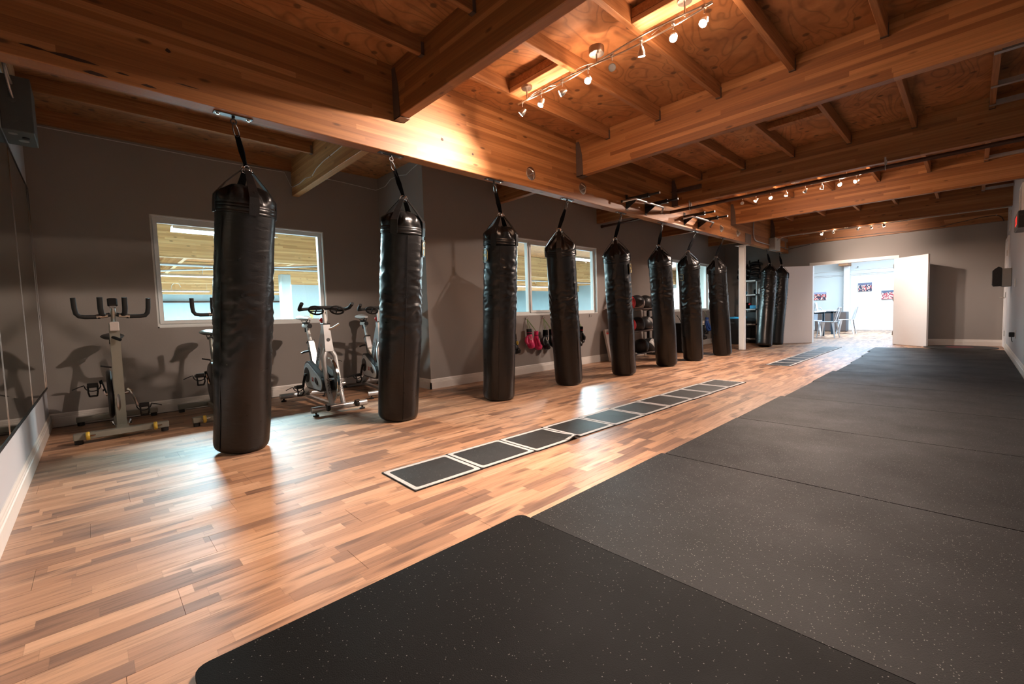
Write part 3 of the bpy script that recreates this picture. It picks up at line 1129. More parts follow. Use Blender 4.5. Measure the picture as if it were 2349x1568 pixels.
# ------------------------------------------------------------------ rubber mats
edges = [0.13, 1.36, 2.575, 3.815, 5.02, 6.215, 7.335, 8.52, 9.70, 10.72, 11.76]
lefts = [-1.40, -1.345, -1.325, -1.32, -1.285, -1.30, -1.26, -1.285, -1.31, -1.36]
wn = ['first', 'second', 'third', 'fourth', 'fifth', 'sixth', 'seventh', 'eighth', 'ninth', 'tenth']
ml = ['black speckled rubber floor mat nearest the camera, with a rounded corner on the wood floor']
for k in range(1, 10):
    ml.append('%s black speckled rubber floor mat counted from the camera%s' % (wn[k], ', last before the double doors' if k == 9 else ''))
for k in range(10):
    y0, y1 = edges[k] + 0.0035, edges[k + 1] - 0.0035
    x0, x1 = lefts[k], XR - 0.02
    r_ = 0.035 if k == 0 else 0.006
    zt = 0.0125 if k != 0 else 0.0155
    poly = []
    for (cx, cy, a0) in ((x1 - r_, y1 - r_, 0), (x0 + r_, y1 - r_, 90), (x0 + r_, y0 + r_, 180), (x1 - r_, y0 + r_, 270)):
        for q in range(5):
            a = R(a0 + q * 22.5)
            poly.append((cx + r_ * math.cos(a), cy + r_ * math.sin(a)))
    o = MB().prism([(a - x0, c - y0) for a, c in poly], 'z', 0.0002, zt).build('floor_mat', M['mat'] if k else M['mat_new'])
    o.location = (x0, y0, 0)
    tag(o, ml[k], 'mat', 'rubber floor mats')


# ------------------------------------------------------------------ agility ladder mats
def rrect(w_, h_, r, n=4, ox=0, oy=0):
    out = []
    for (cx, cy, a0) in ((w_ / 2 - r, h_ / 2 - r, 0), (-w_ / 2 + r, h_ / 2 - r, 90), (-w_ / 2 + r, -h_ / 2 + r, 180), (w_ / 2 - r, -h_ / 2 + r, 270)):
        for q in range(n + 1):
            a = R(a0 + q * 90 / n)
            out.append((ox + cx + r * math.cos(a), oy + cy + r * math.sin(a)))
    return out


def ladder_mat(label, p0, p1, width, cells, curl=None, logo=False):
    p0, p1 = Vector((*p0, 0)), Vector((*p1, 0))
    d = p1 - p0
    ln = d.length
    ang = math.atan2(-d.x, d.y)
    t = thing('agility_ladder_mat', label, 'mat', p0, (0, 0, ang), 'agility ladder mats')
    cl = ln / cells
    for i in range(cells):
        wob = random.uniform(-0.008, 0.008)
        yc = cl * (i + 0.5)
        nb = 10
        th = 0.006

        def zf(x, y, i=i):
            if curl is not None and i == curl:
                return 0.022 * math.exp(-((y - (yc + cl * 0.38)) / 0.055) ** 2) * max(0, (x + 0.02) / (width / 2)) ** 1.5
            return 0.0
        # panel as a fine grid so that the lifted edge can curl
        nx, ny = 10, 12
        vs, fs = [], []
        for layer in (0, 1):
            for a in range(nx + 1):
                for c in range(ny + 1):
                    x = -width / 2 + 0.003 + (width - 0.006) * a / nx
                    y = yc - cl / 2 + 0.002 + (cl - 0.004) * c / ny
                    vs.append((x + wob, y, 0.0006 + th * layer + zf(x, y)))
        q = (nx + 1) * (ny + 1)
        for a in range(nx):
            for c in range(ny):
                v0 = a * (ny + 1) + c
                fs.append((v0, v0 + 1, v0 + ny + 2, v0 + ny + 1))
                fs.append((q + v0, q + v0 + ny + 1, q + v0 + ny + 2, q + v0 + 1))
        for c in range(ny):
            for v0 in (c, nx * (ny + 1) + c):
                fs.append((v0, v0 + 1, q + v0 + 1, q + v0))
        for a in range(nx):
            for v0 in (a * (ny + 1), a * (ny + 1) + ny):
                fs.append((v0, v0 + ny + 1, q + v0 + ny + 1, q + v0))
        pan = MB().add(vs, fs, False).build('panel', M['ladder_black'], t)
        # grey printed border ring
        o_ = rrect(width - 0.018, cl - 0.012, 0.018, 5)
        i_ = rrect(width - 0.018 - 0.058, cl - 0.012 - 0.050, 0.016, 5)
        n = len(o_)
        m_sub = []
        # subdivide straight sides so the border follows the curl
        def sub(ps):
            out = []
            for k in range(len(ps)):
                a_, b_2 = ps[k], ps[(k + 1) % len(ps)]
                seg = 8 if k % 6 == 5 else 1
                for s_ in range(seg):
                    f = s_ / seg
                    out.append((a_[0] + (b_2[0] - a_[0]) * f, a_[1] + (b_2[1] - a_[1]) * f))
            return out
        o_, i_ = sub(o_), sub(i_)
        n = len(o_)
        vs = []
        for ps in (o_, i_):
            for (x, y) in ps:
                vs.append((x + wob, y + yc, 0.0006 + th + 0.0008 + zf(x, y + yc)))
        fs = [(k, (k + 1) % n, n + (k + 1) % n, n + k) for k in range(n)]
        MB().add(vs, fs).build('border', M['ladder_grey'], pan)
        if logo and i == cells - 1:
            lettering('XOOK', 0.036, M['ladder_grey'], pan, Matrix.Translation((0.04 + wob, yc + cl * 0.36, 0.0078)) @ Matrix.Rotation(PI, 4, 'Z'), xs=1.8)
    return t


ladder_mat('long black and grey ladder mat laid out in front of the nearest punching bags', (-2.212, 1.185), (-2.085, 5.755), 0.405, 10, curl=2, logo=True)
ladder_mat('shorter looking black and grey ladder mat further off, pointing to the double doors', (-2.055, 7.67), (-2.085, 11.64), 0.36, 9)

# round mat by the far wall
t = thing('round_mat', 'flat round black mat lying on the floor by the far wall corner', 'mat', (-0.14, 12.25, 0.0))
MB().lathe([(0.515, 0.0005), (0.52, 0.004), (0.52, 0.010), (0.505, 0.014), (0.0001, 0.014)], 48).build('disc', M['rubber_black'], t)
MB().lathe([(0.20, 0.0143), (0.20, 0.0150), (0.0001, 0.0150)], 32).build('centre_print', simple('dull_red_print', (0.10, 0.015, 0.02), 0.5), t)

# ------------------------------------------------------------------ punching bags
BAGS = [  # mount y, bottom centre, radius, ring
    ((-3.297, 0.741), (-3.69, 0.74), 0.177, (-3.396, 0.819, 1.955)),
    ((-3.284, 1.843), (-3.64, 1.99), 0.179, (-3.372, 1.993, 1.941)),
    ((-3.280, 2.954), (-3.59, 3.20), 0.174, (-3.357, 3.102, 1.945)),
    ((-3.300, 4.112), (-3.60, 4.44), 0.175, (-3.378, 4.044, 1.901)),
    ((-3.300, 5.259), (-3.49, 5.58), 0.174, (-3.355, 5.191, 1.901)),
    ((-3.295, 6.395), (-3.47, 6.84), 0.168, (-3.338, 6.360, 1.903)),
    ((-3.300, 7.584), (-3.45, 7.81), 0.169, (-3.358, 7.413, 1.899)),
    ((-3.300, 8.786), (-3.36, 8.92), 0.168, (-3.354, 8.584, 1.890)),
    ((-3.300, 11.40), (-3.28, 11.14), 0.165, (-3.300, 11.63, 1.925)),
    ((-3.300, 12.36), (-3.28, 12.03), 0.158, (-3.185, 12.12, 1.905))]
BLAB = ['nearest and largest black punching bag, in front of the window and the exercise bikes',
        'second black punching bag from the camera, beside the pale corner of the wall',
        'third black punching bag from the camera, with a badge on its left edge',
        'fourth black punching bag, leaning in front of the middle window with a side seam',
        'fifth black punching bag, with a badge on its right edge, left of red balls',
        'sixth black punching bag, to the right of the medicine ball rack',
        'seventh black punching bag, with a square badge at its upper left',
        'eighth black punching bag, leaning just left of the white post',
        'ninth black punching bag, first one to the right of the white post',
        'farthest black punching bag, tilted in front of the open white door leaf']
PATCH = {1: (48, 'dark'), 2: (-103, 'gold'), 4: (22, 'gold'), 6: (-112, 'dark')}


def bag(i, mount, bc, r, ring):
    ring = Vector(ring)
    base = Vector((bc[0], bc[1], 0.004))
    axis = (ring - base)
    Lr = axis.length
    zax = axis.normalized()
    tilt = math.acos(min(1, zax.z))
    base.z += r * math.sin(tilt) * 0.55
    axis = ring - base
    Lr = axis.length
    zax = axis.normalized()
    q = Vector((0, 0, 1)).rotation_difference(zax)
    t = thing('punching_bag', BLAB[i], 'punching bag', base, q.to_euler(), 'black punching bags')
    sd = 11.7 * i
    zb = Lr - 0.30            # lower edge of stitched band
    n = 80
    zs = []
    z = 0.0
    prof = [(0.02, 0.004), (r * 0.55, 0.003), (r - 0.035, 0.0), (r - 0.018, 0.006), (r - 0.006, 0.018), (r - 0.001, 0.035)]
    k = 0.05
    while k < zb:
        prof.append((r * (1.0 + 0.035 * math.sin(PI * min(1, k / 1.2)) * (0.5 + 0.5 * math.sin(sd))), k))
        k += 0.0105
    vs, fs = [], []
    cz = 0.95 + 0.35 * ((i * 0.37) % 1)
    for (rr, z) in prof:
        for j in range(n):
            a = 2 * PI * j / n
            c, s = math.cos(a), math.sin(a)
            d = 0.0
            if z > 0.04:
                env = min(1, (z - 0.04) / 0.2)
                w1 = noise.noise(Vector((c * 1.3 + sd, s * 1.3, z * 2.2)))
                d += 0.010 * w1 * env
                # crumpled creases, strongest in the upper middle where the bag is kicked
                e2 = math.exp(-((z - cz - 0.05) / 0.36) ** 2)
                cr = noise.noise(Vector((c * 1.5 + sd, s * 1.5 - sd, z * 15 + 1.2 * w1)))
                cr2 = noise.noise(Vector((c * 2.6 + sd, s * 2.6, z * 26 + sd)))
                ridge = 1 - abs(cr) * 3
                side = 0.55 + 0.45 * noise.noise(Vector((c * 1.1 - sd, s * 1.1, z * 0.8 + 5)))*1.6
                d += e2 * max(0, side) * (0.0105 * max(ridge, -0.5) + 0.0075 * cr2)
            ee = env if z > 0.04 else 0
            vs.append((c * (rr + d), s * (rr + d), z))
    m = len(prof)
    for p_ in range(m - 1):
        for j in range(n):
            j2 = (j + 1) % n
            fs.append((p_ * n + j, p_ * n + j2, (p_ + 1) * n + j2, (p_ + 1) * n + j))
    fs.append(tuple(reversed(range(n))))
    body = MB().add(vs, fs, True).build('body', M['leather'], t)
    # vertical side seam
    sa = R(20 + 70 * ((i * 0.618) % 1)) - R(80)
    pts = []
    z = 0.03
    while z < zb:
        pts.append((math.cos(sa) * (r * 1.012 + 0.002), math.sin(sa) * (r * 1.012 + 0.002), z))
        z += 0.05
    MB().tube(pts, 0.003, 5).build('seam', M['leather'], body)
    # stitched band and gathered top
    h = MB()
    bz = [(r * 0.995, zb - 0.004), (r * 1.03, zb), (r * 1.035, zb + 0.010), (r * 1.022, zb + 0.014), (r * 1.035, zb + 0.019), (r * 1.035, zb + 0.036),
          (r * 1.022, zb + 0.040), (r * 1.03, zb + 0.045), (r * 1.01, zb + 0.056), (r * 0.99, zb + 0.060)]
    h.lathe(bz, n)
    h.build('stitched_band', M['leather'], t)
    vs, fs = [], []
    if i < 3:
        topp = [(0.99, 0.055), (1.01, 0.072), (1.0, 0.095), (0.95, 0.118), (0.86, 0.138), (0.74, 0.156), (0.60, 0.170), (0.45, 0.180), (0.32, 0.186), (0.2, 0.180), (0.05, 0.16)]
    else:
        topp = [(0.99, 0.055), (1.015, 0.070), (0.99, 0.092), (0.90, 0.118), (0.77, 0.142), (0.62, 0.165), (0.48, 0.188), (0.36, 0.212), (0.28, 0.232), (0.22, 0.235), (0.05, 0.200)]
    for q_, (f, dz) in enumerate(topp):
        amp = 0.0 if q_ == 0 else min(1, q_ / 3.0) * 0.10
        for j in range(n):
            a = 2 * PI * j / n
            rip = math.sin(a * 9 + sd + q_ * 0.2) * 0.6 + noise.noise(Vector((math.cos(a) * 4 + sd, math.sin(a) * 4, dz * 22))) * 1.3
            rr = r * (f + amp * rip * (0.5 + f * 0.4))
            vs.append((math.cos(a) * rr, math.sin(a) * rr, zb + dz + 0.006 * rip * (1 if q_ else 0)))
    for p_ in range(len(topp) - 1):
        for j in range(n):
            j2 = (j + 1) % n
            fs.append((p_ * n + j, p_ * n + j2, (p_ + 1) * n + j2, (p_ + 1) * n + j))
    fs.append(tuple((len(topp) - 1) * n + j for j in range(n)))
    MB().add(vs, fs, True).build('gathered_top', M['leather'], t)
    # four carrying straps to the rings
    for k in range(4):
        a = math.atan2(-bc[1], -bc[0]) + R(90 * k + (14 if i == 0 else -24 if i < 3 else 8 * math.sin(sd)))
        ca, sa_ = math.cos(a), math.sin(a)
        pts = [(ca * r * 1.045, sa_ * r * 1.045, zb - 0.01), (ca * r * 1.05, sa_ * r * 1.05, zb + 0.06), (ca * r * 1.03, sa_ * r * 1.03, zb + 0.105),
               (ca * r * 0.68, sa_ * r * 0.68, zb + 0.19), (ca * 0.032, sa_ * 0.032, Lr - 0.012)]
        MB().ribbon(pts, (-sa_, ca, 0), [0.060, 0.060, 0.058, 0.052, 0.034], 0.005).build('carrying_strap', M['vinyl_strap'], t)
        cen = Vector((ca * 0.026, sa_ * 0.026, Lr - 0.002))
        rp = []
        for u in range(12):
            b_ = 2 * PI * u / 12
            rp.append(cen + Vector((-sa_, ca, 0)) * (0.022 * math.cos(b_)) + Vector((-ca * 0.35, -sa_ * 0.35, 0.94)) * (0.024 * math.sin(b_)))
        MB().tube(rp, 0.0032, 6, closed=True).build('metal_ring', M['chrome'], t)
    # hanging strap and carabiner up to the mount
    mt = Vector((mount[0], mount[1], LZ - 0.048))
    rt = ring + Vector((0, 0, 0.012))
    dv = (rt - mt)
    dn = dv.normalized()
    cl = 0.075
    c1 = mt + dn * cl
    side = Vector((0.3, 1, 0)).normalized()
    side = (side - dn * side.dot(dn)).normalized()
    lp = []
    for u in range(16):
        a = 2 * PI * u / 16
        lp.append(mt + dn * (cl / 2 - cl / 2 * math.cos(a) * 1.12) + side * (0.009 + 0.009 * (1 - math.cos(a)) / 2) * math.sin(a))
    MB().tube(lp, 0.0038, 6, closed=True).build('carabiner', M['chrome'] if i in (1, 2) else M['black_metal'], t, True)
    off = dn.cross(side) * 0.006
    st = MB()
    c0 = c1 - dn * 0.004
    mid = (c0 + rt) / 2
    twist = dn.cross(side)
    st.ribbon([c0, mid + off * 1.5, rt + off * 0.5], [side, (side + twist * 0.5), (side * 0.6 + twist)], [0.030, 0.038, 0.034], 0.004)
    st.ribbon([c0, mid - off * 1.5, rt - off * 0.5], [side, (side + twist * 0.5), (side * 0.6 + twist)], [0.030, 0.038, 0.034], 0.004)
    st.build('hanging_strap', M['webbing'], t, True)
    if i in PATCH:
        az, kind = PATCH[i]
        # azimuth in world -> local (tilt is small)
        a0 = R(az)
        pr = r * 1.03 + 0.004
        zc = zb - 0.11
        def curved(w_, h_, off_, hole=None):
            vs, fs = [], []
            nn = 12
            rows = 2
            for q_ in range(nn + 1):
                a = a0 + (q_ / nn - 0.5) * w_ / pr
                for z_ in (zc - h_ / 2, zc + h_ / 2):
                    for o2 in (-0.004, off_):
                        vs.append((math.cos(a) * (pr + o2), math.sin(a) * (pr + o2), z_))
            for q_ in range(nn):
                b0 = q_ * 4
                fs += [(b0 + 1, b0 + 5, b0 + 7, b0 + 3), (b0 + 3, b0 + 7, b0 + 6, b0 + 2), (b0 + 1, b0, b0 + 4, b0 + 5), (b0, b0 + 2, b0 + 6, b0 + 4)]
            fs += [(0, 1, 3, 2), (nn * 4, nn * 4 + 2, nn * 4 + 3, nn * 4 + 1)]
            return MB().add(vs, fs)
        pt = curved(0.125, 0.145, 0.0, None).build('badge', M['vinyl_strap'], t)
        # octagonal gold outline and lettering, wrapped on the cylinder
        def wrap(x, y, off_=0.0022):
            a = a0 + x / pr
            return (math.cos(a) * (pr + off_), math.sin(a) * (pr + off_), zc + y)
        octo = [(-0.05, -0.035), (-0.035, -0.055), (0.035, -0.055), (0.05, -0.035), (0.05, 0.035), (0.035, 0.055), (-0.035, 0.055), (-0.05, 0.035)]
        pts = []
        for u in range(8):
            x0, y0 = octo[u]
            x1, y1 = octo[(u + 1) % 8]
            for s_ in range(4):
                pts.append(wrap(x0 + (x1 - x0) * s_ / 4, y0 + (y1 - y0) * s_ / 4))
        MB().tube(pts, 0.0028 if kind == 'gold' else 0.0018, 5, closed=True).build('badge_outline', M['gold'], pt)
        me = text_mesh('PRO', 0.042)
        for v in me.vertices:
            v.co = Vector(wrap(v.co.x, v.co.y, 0.0012 + v.co.z))
        me.materials.clear()
        me.materials.append(M['gold'] if kind == 'gold' else M['patch_grey'])
        o = bpy.data.objects.new('lettering', me)
        COL.objects.link(o)
        o.parent = pt
    # ceiling swivel mount
    mo = thing('bag_mount', ['nearest', 'second', 'third', 'fourth', 'fifth', 'sixth', 'seventh', 'eighth', 'ninth', 'tenth and farthest'][i] + ' steel strap mount bolted under the long beam above a bag', 'mount',
               (mount[0], mount[1], LZ), (0, 0, 0), 'punching bag mounts under the beam')
    MB().cbox((0, 0, -0.0035), (0.046, 0.215, 0.006), None, 0.0015).build('plate', M['steel_blue'], mo)
    for yy in (-0.085, 0.085):
        bo = MB()
        bo.cyl((0, yy, -0.006), (0, yy, -0.0085), 0.014, 12)
        bo.cyl((0, yy, -0.0085), (0, yy, -0.016), 0.0095, 6)
        bo.build('bolt', M['chrome'], mo)
    ey = MB()
    ey.cyl((0, 0, -0.006), (0, 0, -0.022), 0.010, 10)
    ey.tube([(0, 0.016 * math.sin(2 * PI * u / 14), -0.038 + 0.016 * math.cos(2 * PI * u / 14)) for u in range(14)], 0.0042, 6, closed=True)
    ey.build('eye_bolt', M['black_metal'], mo)
    return t


M['steel_blue'] = simple('dark_blued_steel', (0.10, 0.12, 0.14), 0.3, 0.8)
for i, bgi in enumerate(BAGS):
    bag(i, *bgi)


# ------------------------------------------------------------------ track lights
def spot(parent, loc, target, watts, ang=88, blend=0.8, col=SPOT_COL):
    d = bpy.data.lights.new('halogen_spot', 'SPOT')
    d.energy = watts
    d.color = col
    d.spot_size = R(ang)
    d.spot_blend = blend
    d.shadow_soft_size = 0.022
    o = bpy.data.objects.new('halogen_spot', d)
    COL.objects.link(o)
    o.parent = parent
    o.location = wmat(parent).inverted() @ Vector(loc)
    o.rotation_euler = (Vector(target) - Vector(loc)).to_track_quat('-Z', 'Y').to_euler()
    return o


def leak(parent, loc, watts, col=(1.0, 0.62, 0.40)):
    """light that a dichroic halogen lamp lets out backwards through its reflector"""
    d = bpy.data.lights.new('halogen_backspill', 'POINT')
    d.energy = watts
    d.color = col
    d.shadow_soft_size = 0.02
    o = bpy.data.objects.new('halogen_backspill', d)
    COL.objects.link(o)
    o.parent = parent
    o.location = wmat(parent).inverted() @ Vector(loc)
    return o


def track_fixture(label, heads, zrail, canopies, zc, off=(), fac=1.0):
    y0 = sum(h[1] for h in heads) / len(heads)
    x0, x1 = heads[0][0], heads[-1][0]
    t = thing('track_light', label, 'light', ((x0 + x1) / 2, y0, zrail), group='chrome track lights')
    # two bent rails that swap sides, with thin wires between
    b = MB()
    for s in (1, -1):
        pts = []
        for k in range(33):
            f = k / 32
            x = x0 - 0.05 + (x1 - x0 + 0.10) * f
            pts.append((x, y0 + s * 0.030 * math.sin(2 * PI * 1.0 * f), zrail + 0.004 * s))
        b.tube(pts, 0.0055, 8)
    b.build('rail', M['nickel'], t, True)
    b = MB()
    for (xa, xb, dz) in ((x0, x0 + 0.35, 0.03), (x1 - 0.35, x1, 0.03), ((x0 + x1) / 2 - 0.35, (x0 + x1) / 2, 0.035)):
        b.tube([(xa + (xb - xa) * k / 8, y0 + 0.02, zrail + 0.008 + dz * math.sin(PI * k / 8)) for k in range(9)], 0.002, 6)
    b.build('wire', M['nickel'], t, True)
    for (cx, r_, hh) in canopies:
        c = MB()
        c.lathe([(r_ * 0.96, -hh), (r_, -hh + 0.006), (r_, 0.0)], 28, Matrix.Translation((cx, y0, zc)))
        c.build('canopy', M['nickel'], t, True)
        MB().cyl((cx, y0, zc - hh), (cx, y0, zrail), 0.006, 8).build('stem', M['nickel'], t, True)
    for i, (x, y, z, tgt) in enumerate(heads):
        on = i not in off
        p = Vector((x, y, z))
        dr = (Vector(tgt) - p).normalized()
        h = MB()
        yr = y0
        h.cyl((x, yr, zrail), (x, y, z + 0.045), 0.004, 8)
        h.cbox((x, yr, zrail), (0.018, 0.02, 0.022))
        rot = Vector((0, 0, 1)).rotation_difference(-dr).to_matrix().to_4x4()
        mt = Matrix.Translation(p) @ rot
        # open reflector cup; the lamp sits in its mouth
        h.lathe([(0.026, -0.020), (0.024, 0.004), (0.014, 0.024), (0.010, 0.036)], 20, mt)
        hd = h.build('lamp_head', M['nickel'], t, True)
        g = MB().lathe([(0.0225, -0.0225), (0.0225, -0.0205), (0.0001, -0.0203)], 18, mt)
        g.build('bulb', M['bulb'] if on else M['bulb_off'], hd, True)
        if on:
            spot(hd, p + dr * 0.030, tgt, SPOT_W * fac * (0.10 if i == 0 else 1.0))
            leak(hd, p - dr * 0.044 + Vector((0.02, 0.02, 0)), SPOT_W * fac * 0.022)
    return t


T1 = 2.62
track_fixture('nearest chrome track light with eight heads, bright above the first bay', [
    (-2.654, 2.74, T1, (-3.45, 2.35, 1.9)), (-2.439, 2.74, T1, (-3.1, 1.5, 0.0)), (-2.22, 2.74, T1, (-5.2, 0.6, 1.0)), (-1.976, 2.74, T1, (-1.4, 0.9, 0.2)),
    (-1.77, 2.74, T1, (-0.4, 0.3, 1.2)), (-1.544, 2.74, T1, (-1.9, 3.6, 0.0)), (-1.325, 2.74, T1, (-0.5, 1.1, 0.3)), (-1.133, 2.74, T1, (-1.7, 0.7, 0.0))],
    2.705, [(-2.597, 0.045, 0.02), (-1.899, 0.055, 0.045), (-1.25, 0.045, 0.02)], 2.810, off=(4,))
track_fixture('middle chrome track light glowing between the third and fourth cross beams', [
    (-2.616, 7.78, T1, (-2.2, 5.8, 1.8)), (-2.412, 7.78, T1, (-3.6, 6.6, 0.8)), (-2.204, 7.78, T1, (-1.8, 5.2, 0.6)), (-1.99, 7.78, T1, (-2.4, 7.2, 0.0)),
    (-1.743, 7.78, T1, (-3.4, 9.2, 0.6)), (-1.536, 7.78, T1, (-2.2, 8.5, 0.0)), (-1.327, 7.78, T1, (-1.0, 5.4, 0.5)), (-1.14, 7.78, T1, (-3.2, 5.2, 1.2))],
    2.705, [(-2.56, 0.045, 0.02), (-1.87, 0.06, 0.04), (-1.25, 0.045, 0.02)], 2.810, off=(0,))
track_fixture('farthest small track light under the fifth cross beam, seen as a row of small spots', [
    (-2.252, 11.45, 2.45, (-3.0, 9.6, 0.2)), (-2.053, 11.45, 2.45, (-1.5, 12.8, 1.0)), (-1.64, 11.45, 2.45, (-1.6, 12.9, 2.2)), (-1.427, 11.45, 2.45, (-0.4, 12.6, 0.6)), (-1.232, 11.45, 2.45, (-0.2, 11.9, 0.2))],
    2.485, [(-1.83, 0.03, 0.01)], 2.512, off=(), fac=0.35)

# ------------------------------------------------------------------ pipes, conduits, boxes
t = thing('gas_pipe', 'long brown iron pipe hanging on clips under the third cross beam', 'pipe', (-1.4, 6.53, 2.42))
MB().cyl((BX1 + 0.001, 6.55, 2.42), (XR - 0.001, 6.55, 2.45), 0.023, 14).build('pipe', M['pipe_iron'], t, True)
for x, z in ((-2.93, 2.42), (-0.70, 2.438)):
    h = MB()
    h.tube([(x, 6.55 + 0.027 * math.cos(2 * PI * k / 14), z + 0.027 * math.sin(2 * PI * k / 14)) for k in range(14)], 0.004, 6, closed=True)
    h.box(x - 0.008, x + 0.008, 6.52, 6.523, z + 0.02, z + 0.11)
    h.box(x - 0.008, x + 0.008, 6.577, 6.580, z + 0.02, z + 0.09)
    h.build('pipe_clamp', M['galv'], t, True)
t = thing('gas_pipe', 'short brown iron pipe end below the beam behind the fifth bag', 'pipe', (-4.1, 6.98, 2.5))
MB().cyl((XW2, 6.95, 2.50), (BX0, 6.95, 2.50), 0.022, 12).build('pipe', M['pipe_iron'], t, True)
MB().cyl((XW2, 6.95, 2.50), (XW2 + 0.03, 6.95, 2.50), 0.03, 12).build('flange', M['pipe_iron'], t, True)

t = thing('conduit', 'bent metal conduit on the long beam, running down to the grey electrical box', 'conduit', (-3.2, 10.7, 2.33))
MB().tube([(-3.215, 10.22, 2.92), (-3.215, 10.22, 2.46), (-3.215, 10.25, 2.39), (-3.215, 10.33, 2.345), (-3.215, 10.42, 2.335), (-3.215, 11.30, 2.325)], 0.012, 8).build('pipe', M['conduit'], t, True)
MB().tube([(-3.215, 11.74, 2.36), (-3.215, 12.2, 2.355), (-3.215, 12.75, 2.35)], 0.012, 8).build('pipe', M['conduit'], t, True)
t = thing('panel_box', 'light grey electrical box mounted on the long beam past the white post', 'electrical box', (-3.16, 11.5, 2.22))
t.location = (BX1, 11.52, 2.21)
MB().cbox((0.062, 0, 0.14), (0.122, 0.40, 0.28), None, 0.004).build('box', M['box_grey'], t)
MB().cbox((0.125, 0, 0.14), (0.005, 0.37, 0.25), None, 0.001).build('cover', M['box_grey'], t)
t = thing('conduit', 'thin white conduit running along the underside of the fifth cross beam', 'conduit', (-1.4, 11.4, 2.49))
MB().tube([(-3.12, 11.47, 2.42), (-3.08, 11.46, 2.455), (-3.0, 11.45, 2.485), (-2.85, 11.497, 2.5), (XR - 0.002, 11.497, 2.5)], 0.009, 8).build('pipe', M['conduit'], t, True)
for x in (-2.6, -1.0, -0.2):
    MB().cbox((x, 11.493, 2.50), (0.02, 0.03, 0.02)).build('clip', M['galv'], t, True)

# junction box with flexible conduit at the near wall
t = thing('junction_box', 'dark junction box with flexible conduit on the near wall, top left corner', 'electrical box', (-4.45, YB, 2.20))
MB().cbox((-4.6, YB + 0.075, 2.43), (0.34, 0.148, 0.36), None, 0.004).build('box', M['box_dark'], t, True)
kn = MB()
for (xx, yy, r_) in ((-4.50, YB + 0.045, 0.022), (-4.64, YB + 0.085, 0.026)):
    kn.lathe([(r_, 2.2495), (r_, 2.247), (r_ * 0.5, 2.246)], 18, Matrix.Translation((xx, yy, 0)))
kn.build('knockout', M['box_grey'], t, True)
MB().lathe([(0.018, 2.2495), (0.018, 2.243), (0.012, 2.243)], 14, Matrix.Translation((-4.56, YB + 0.10, 0))).build('open_knockout', M['rubber_black'], t, True)
kn = MB()
for zz in (2.33, 2.45, 2.55):
    m4 = Matrix.Translation((-4.43, YB + 0.06, zz)) @ Matrix.Rotation(R(90), 4, 'Y')
    kn.lathe([(0.020, -0.0005), (0.020, 0.002), (0.012, 0.003)], 16, m4)
kn.build('knockout', M['box_dark'], t, True)
for (za, zb_, ya) in ((2.55, 2.72, 0.03), (2.46, 2.74, 0.015)):
    pts = []
    for k in range(40):
        f = k / 39
        pts.append((-4.42 + 0.12 * math.sin(PI * f * 0.6), YB + 0.065 - f * 0.03, za + (zb_ - za) * f ** 1.3))
    MB().tube(pts, [0.0085 if k % 2 else 0.0068 for k in range(40)], 8).build('flexible_conduit', M['conduit'], t, True)
t2 = thing('conduit', 'pair of pale pipes rising behind the junction box in the top left corner', 'conduit', (-5.0, YB + 0.12, 2.6))
for xx in (-5.0, -5.12):
    MB().cyl((xx, YB + 0.10, 2.45), (xx, YB + 0.10, 2.80), 0.017, 10).build('pipe', M['wall_light'], t2, True)
MB().cyl((-4.8, YB + 0.055, 2.60), (-4.8, YB + 0.055, 2.66), 0.01, 8)

# cables
t = thing('cable', 'thin grey cable clipped along the top of the bike wall and over the pine beam', 'cable', (XW1 + 0.01, 1.9, 2.8))
pts = [(XW1 + 0.006, -0.34, 2.78), (XW1 + 0.006, 0.4, 2.775), (XW1 + 0.006, 1.1, 2.765), (XW1 + 0.006, 1.85, 2.78), (XW1 + 0.006, 1.92, 2.62), (-5.90, 1.925, 2.60), (-5.65, 1.925, 2.585), (-5.45, 1.925, 2.60), (-5.25, 1.925, 2.57),
       (-5.1, 1.925, 2.62), (-4.9, 1.925, 2.645), (-4.7, 1.925, 2.65), (-4.4, 1.925, 2.66), (-4.1, 1.925, 2.71), (-3.7, 1.925, 2.74)]
MB().tube(pts, 0.0045, 6).build('wire', M['cable_white'], t, True)
for (x, z) in ((-5.25, 2.57), (-4.7, 2.65)):
    MB().cbox((x, 1.924, z), (0.02, 0.008, 0.012)).build('staple', M['chrome'], t, True)
t = thing('cable', 'thin grey cable looping over the pale wall corner behind the second bag', 'cable', (-5.3, 3.09, 2.8))
pts = [(XW1 + 0.006, 2.05, 2.80), (XW1 + 0.006, 2.6, 2.79), (-5.93, 3.06, 2.76), (-5.72, 3.092, 2.77), (-5.55, 3.092, 2.83), (-5.35, 3.092, 2.83), (-5.15, 3.092, 2.79), (-4.98, 3.092, 2.83), (-4.80, 3.092, 2.86)]
MB().tube(pts, 0.0045, 6).build('wire', M['cable_white'], t, True)
t = thing('cable', 'dark cable drooping along the far wall beam above the double doors', 'cable', (-1.4, YF - 0.09, 2.45))
yy = YF - 0.088
pts = [(-3.2, yy, 2.35), (-2.95, yy, 2.38), (-2.74, yy, 2.41), (-2.44, yy, 2.50), (-2.0, yy, 2.475), (-1.356, yy, 2.468), (-0.9, yy, 2.44), (-0.5, yy, 2.45), (-0.2, yy, 2.50), (0.1, yy, 2.545), (0.3, yy, 2.55), (0.37, yy, 2.50), (0.40, yy, 2.42)]
MB().tube(pts, 0.006, 6).build('wire', M['cable_dark'], t, True)
for k in (2, 3, 10):
    MB().cbox((pts[k][0], yy + 0.002, pts[k][2]), (0.02, 0.012, 0.02)).build('clip', M['galv'], t, True)

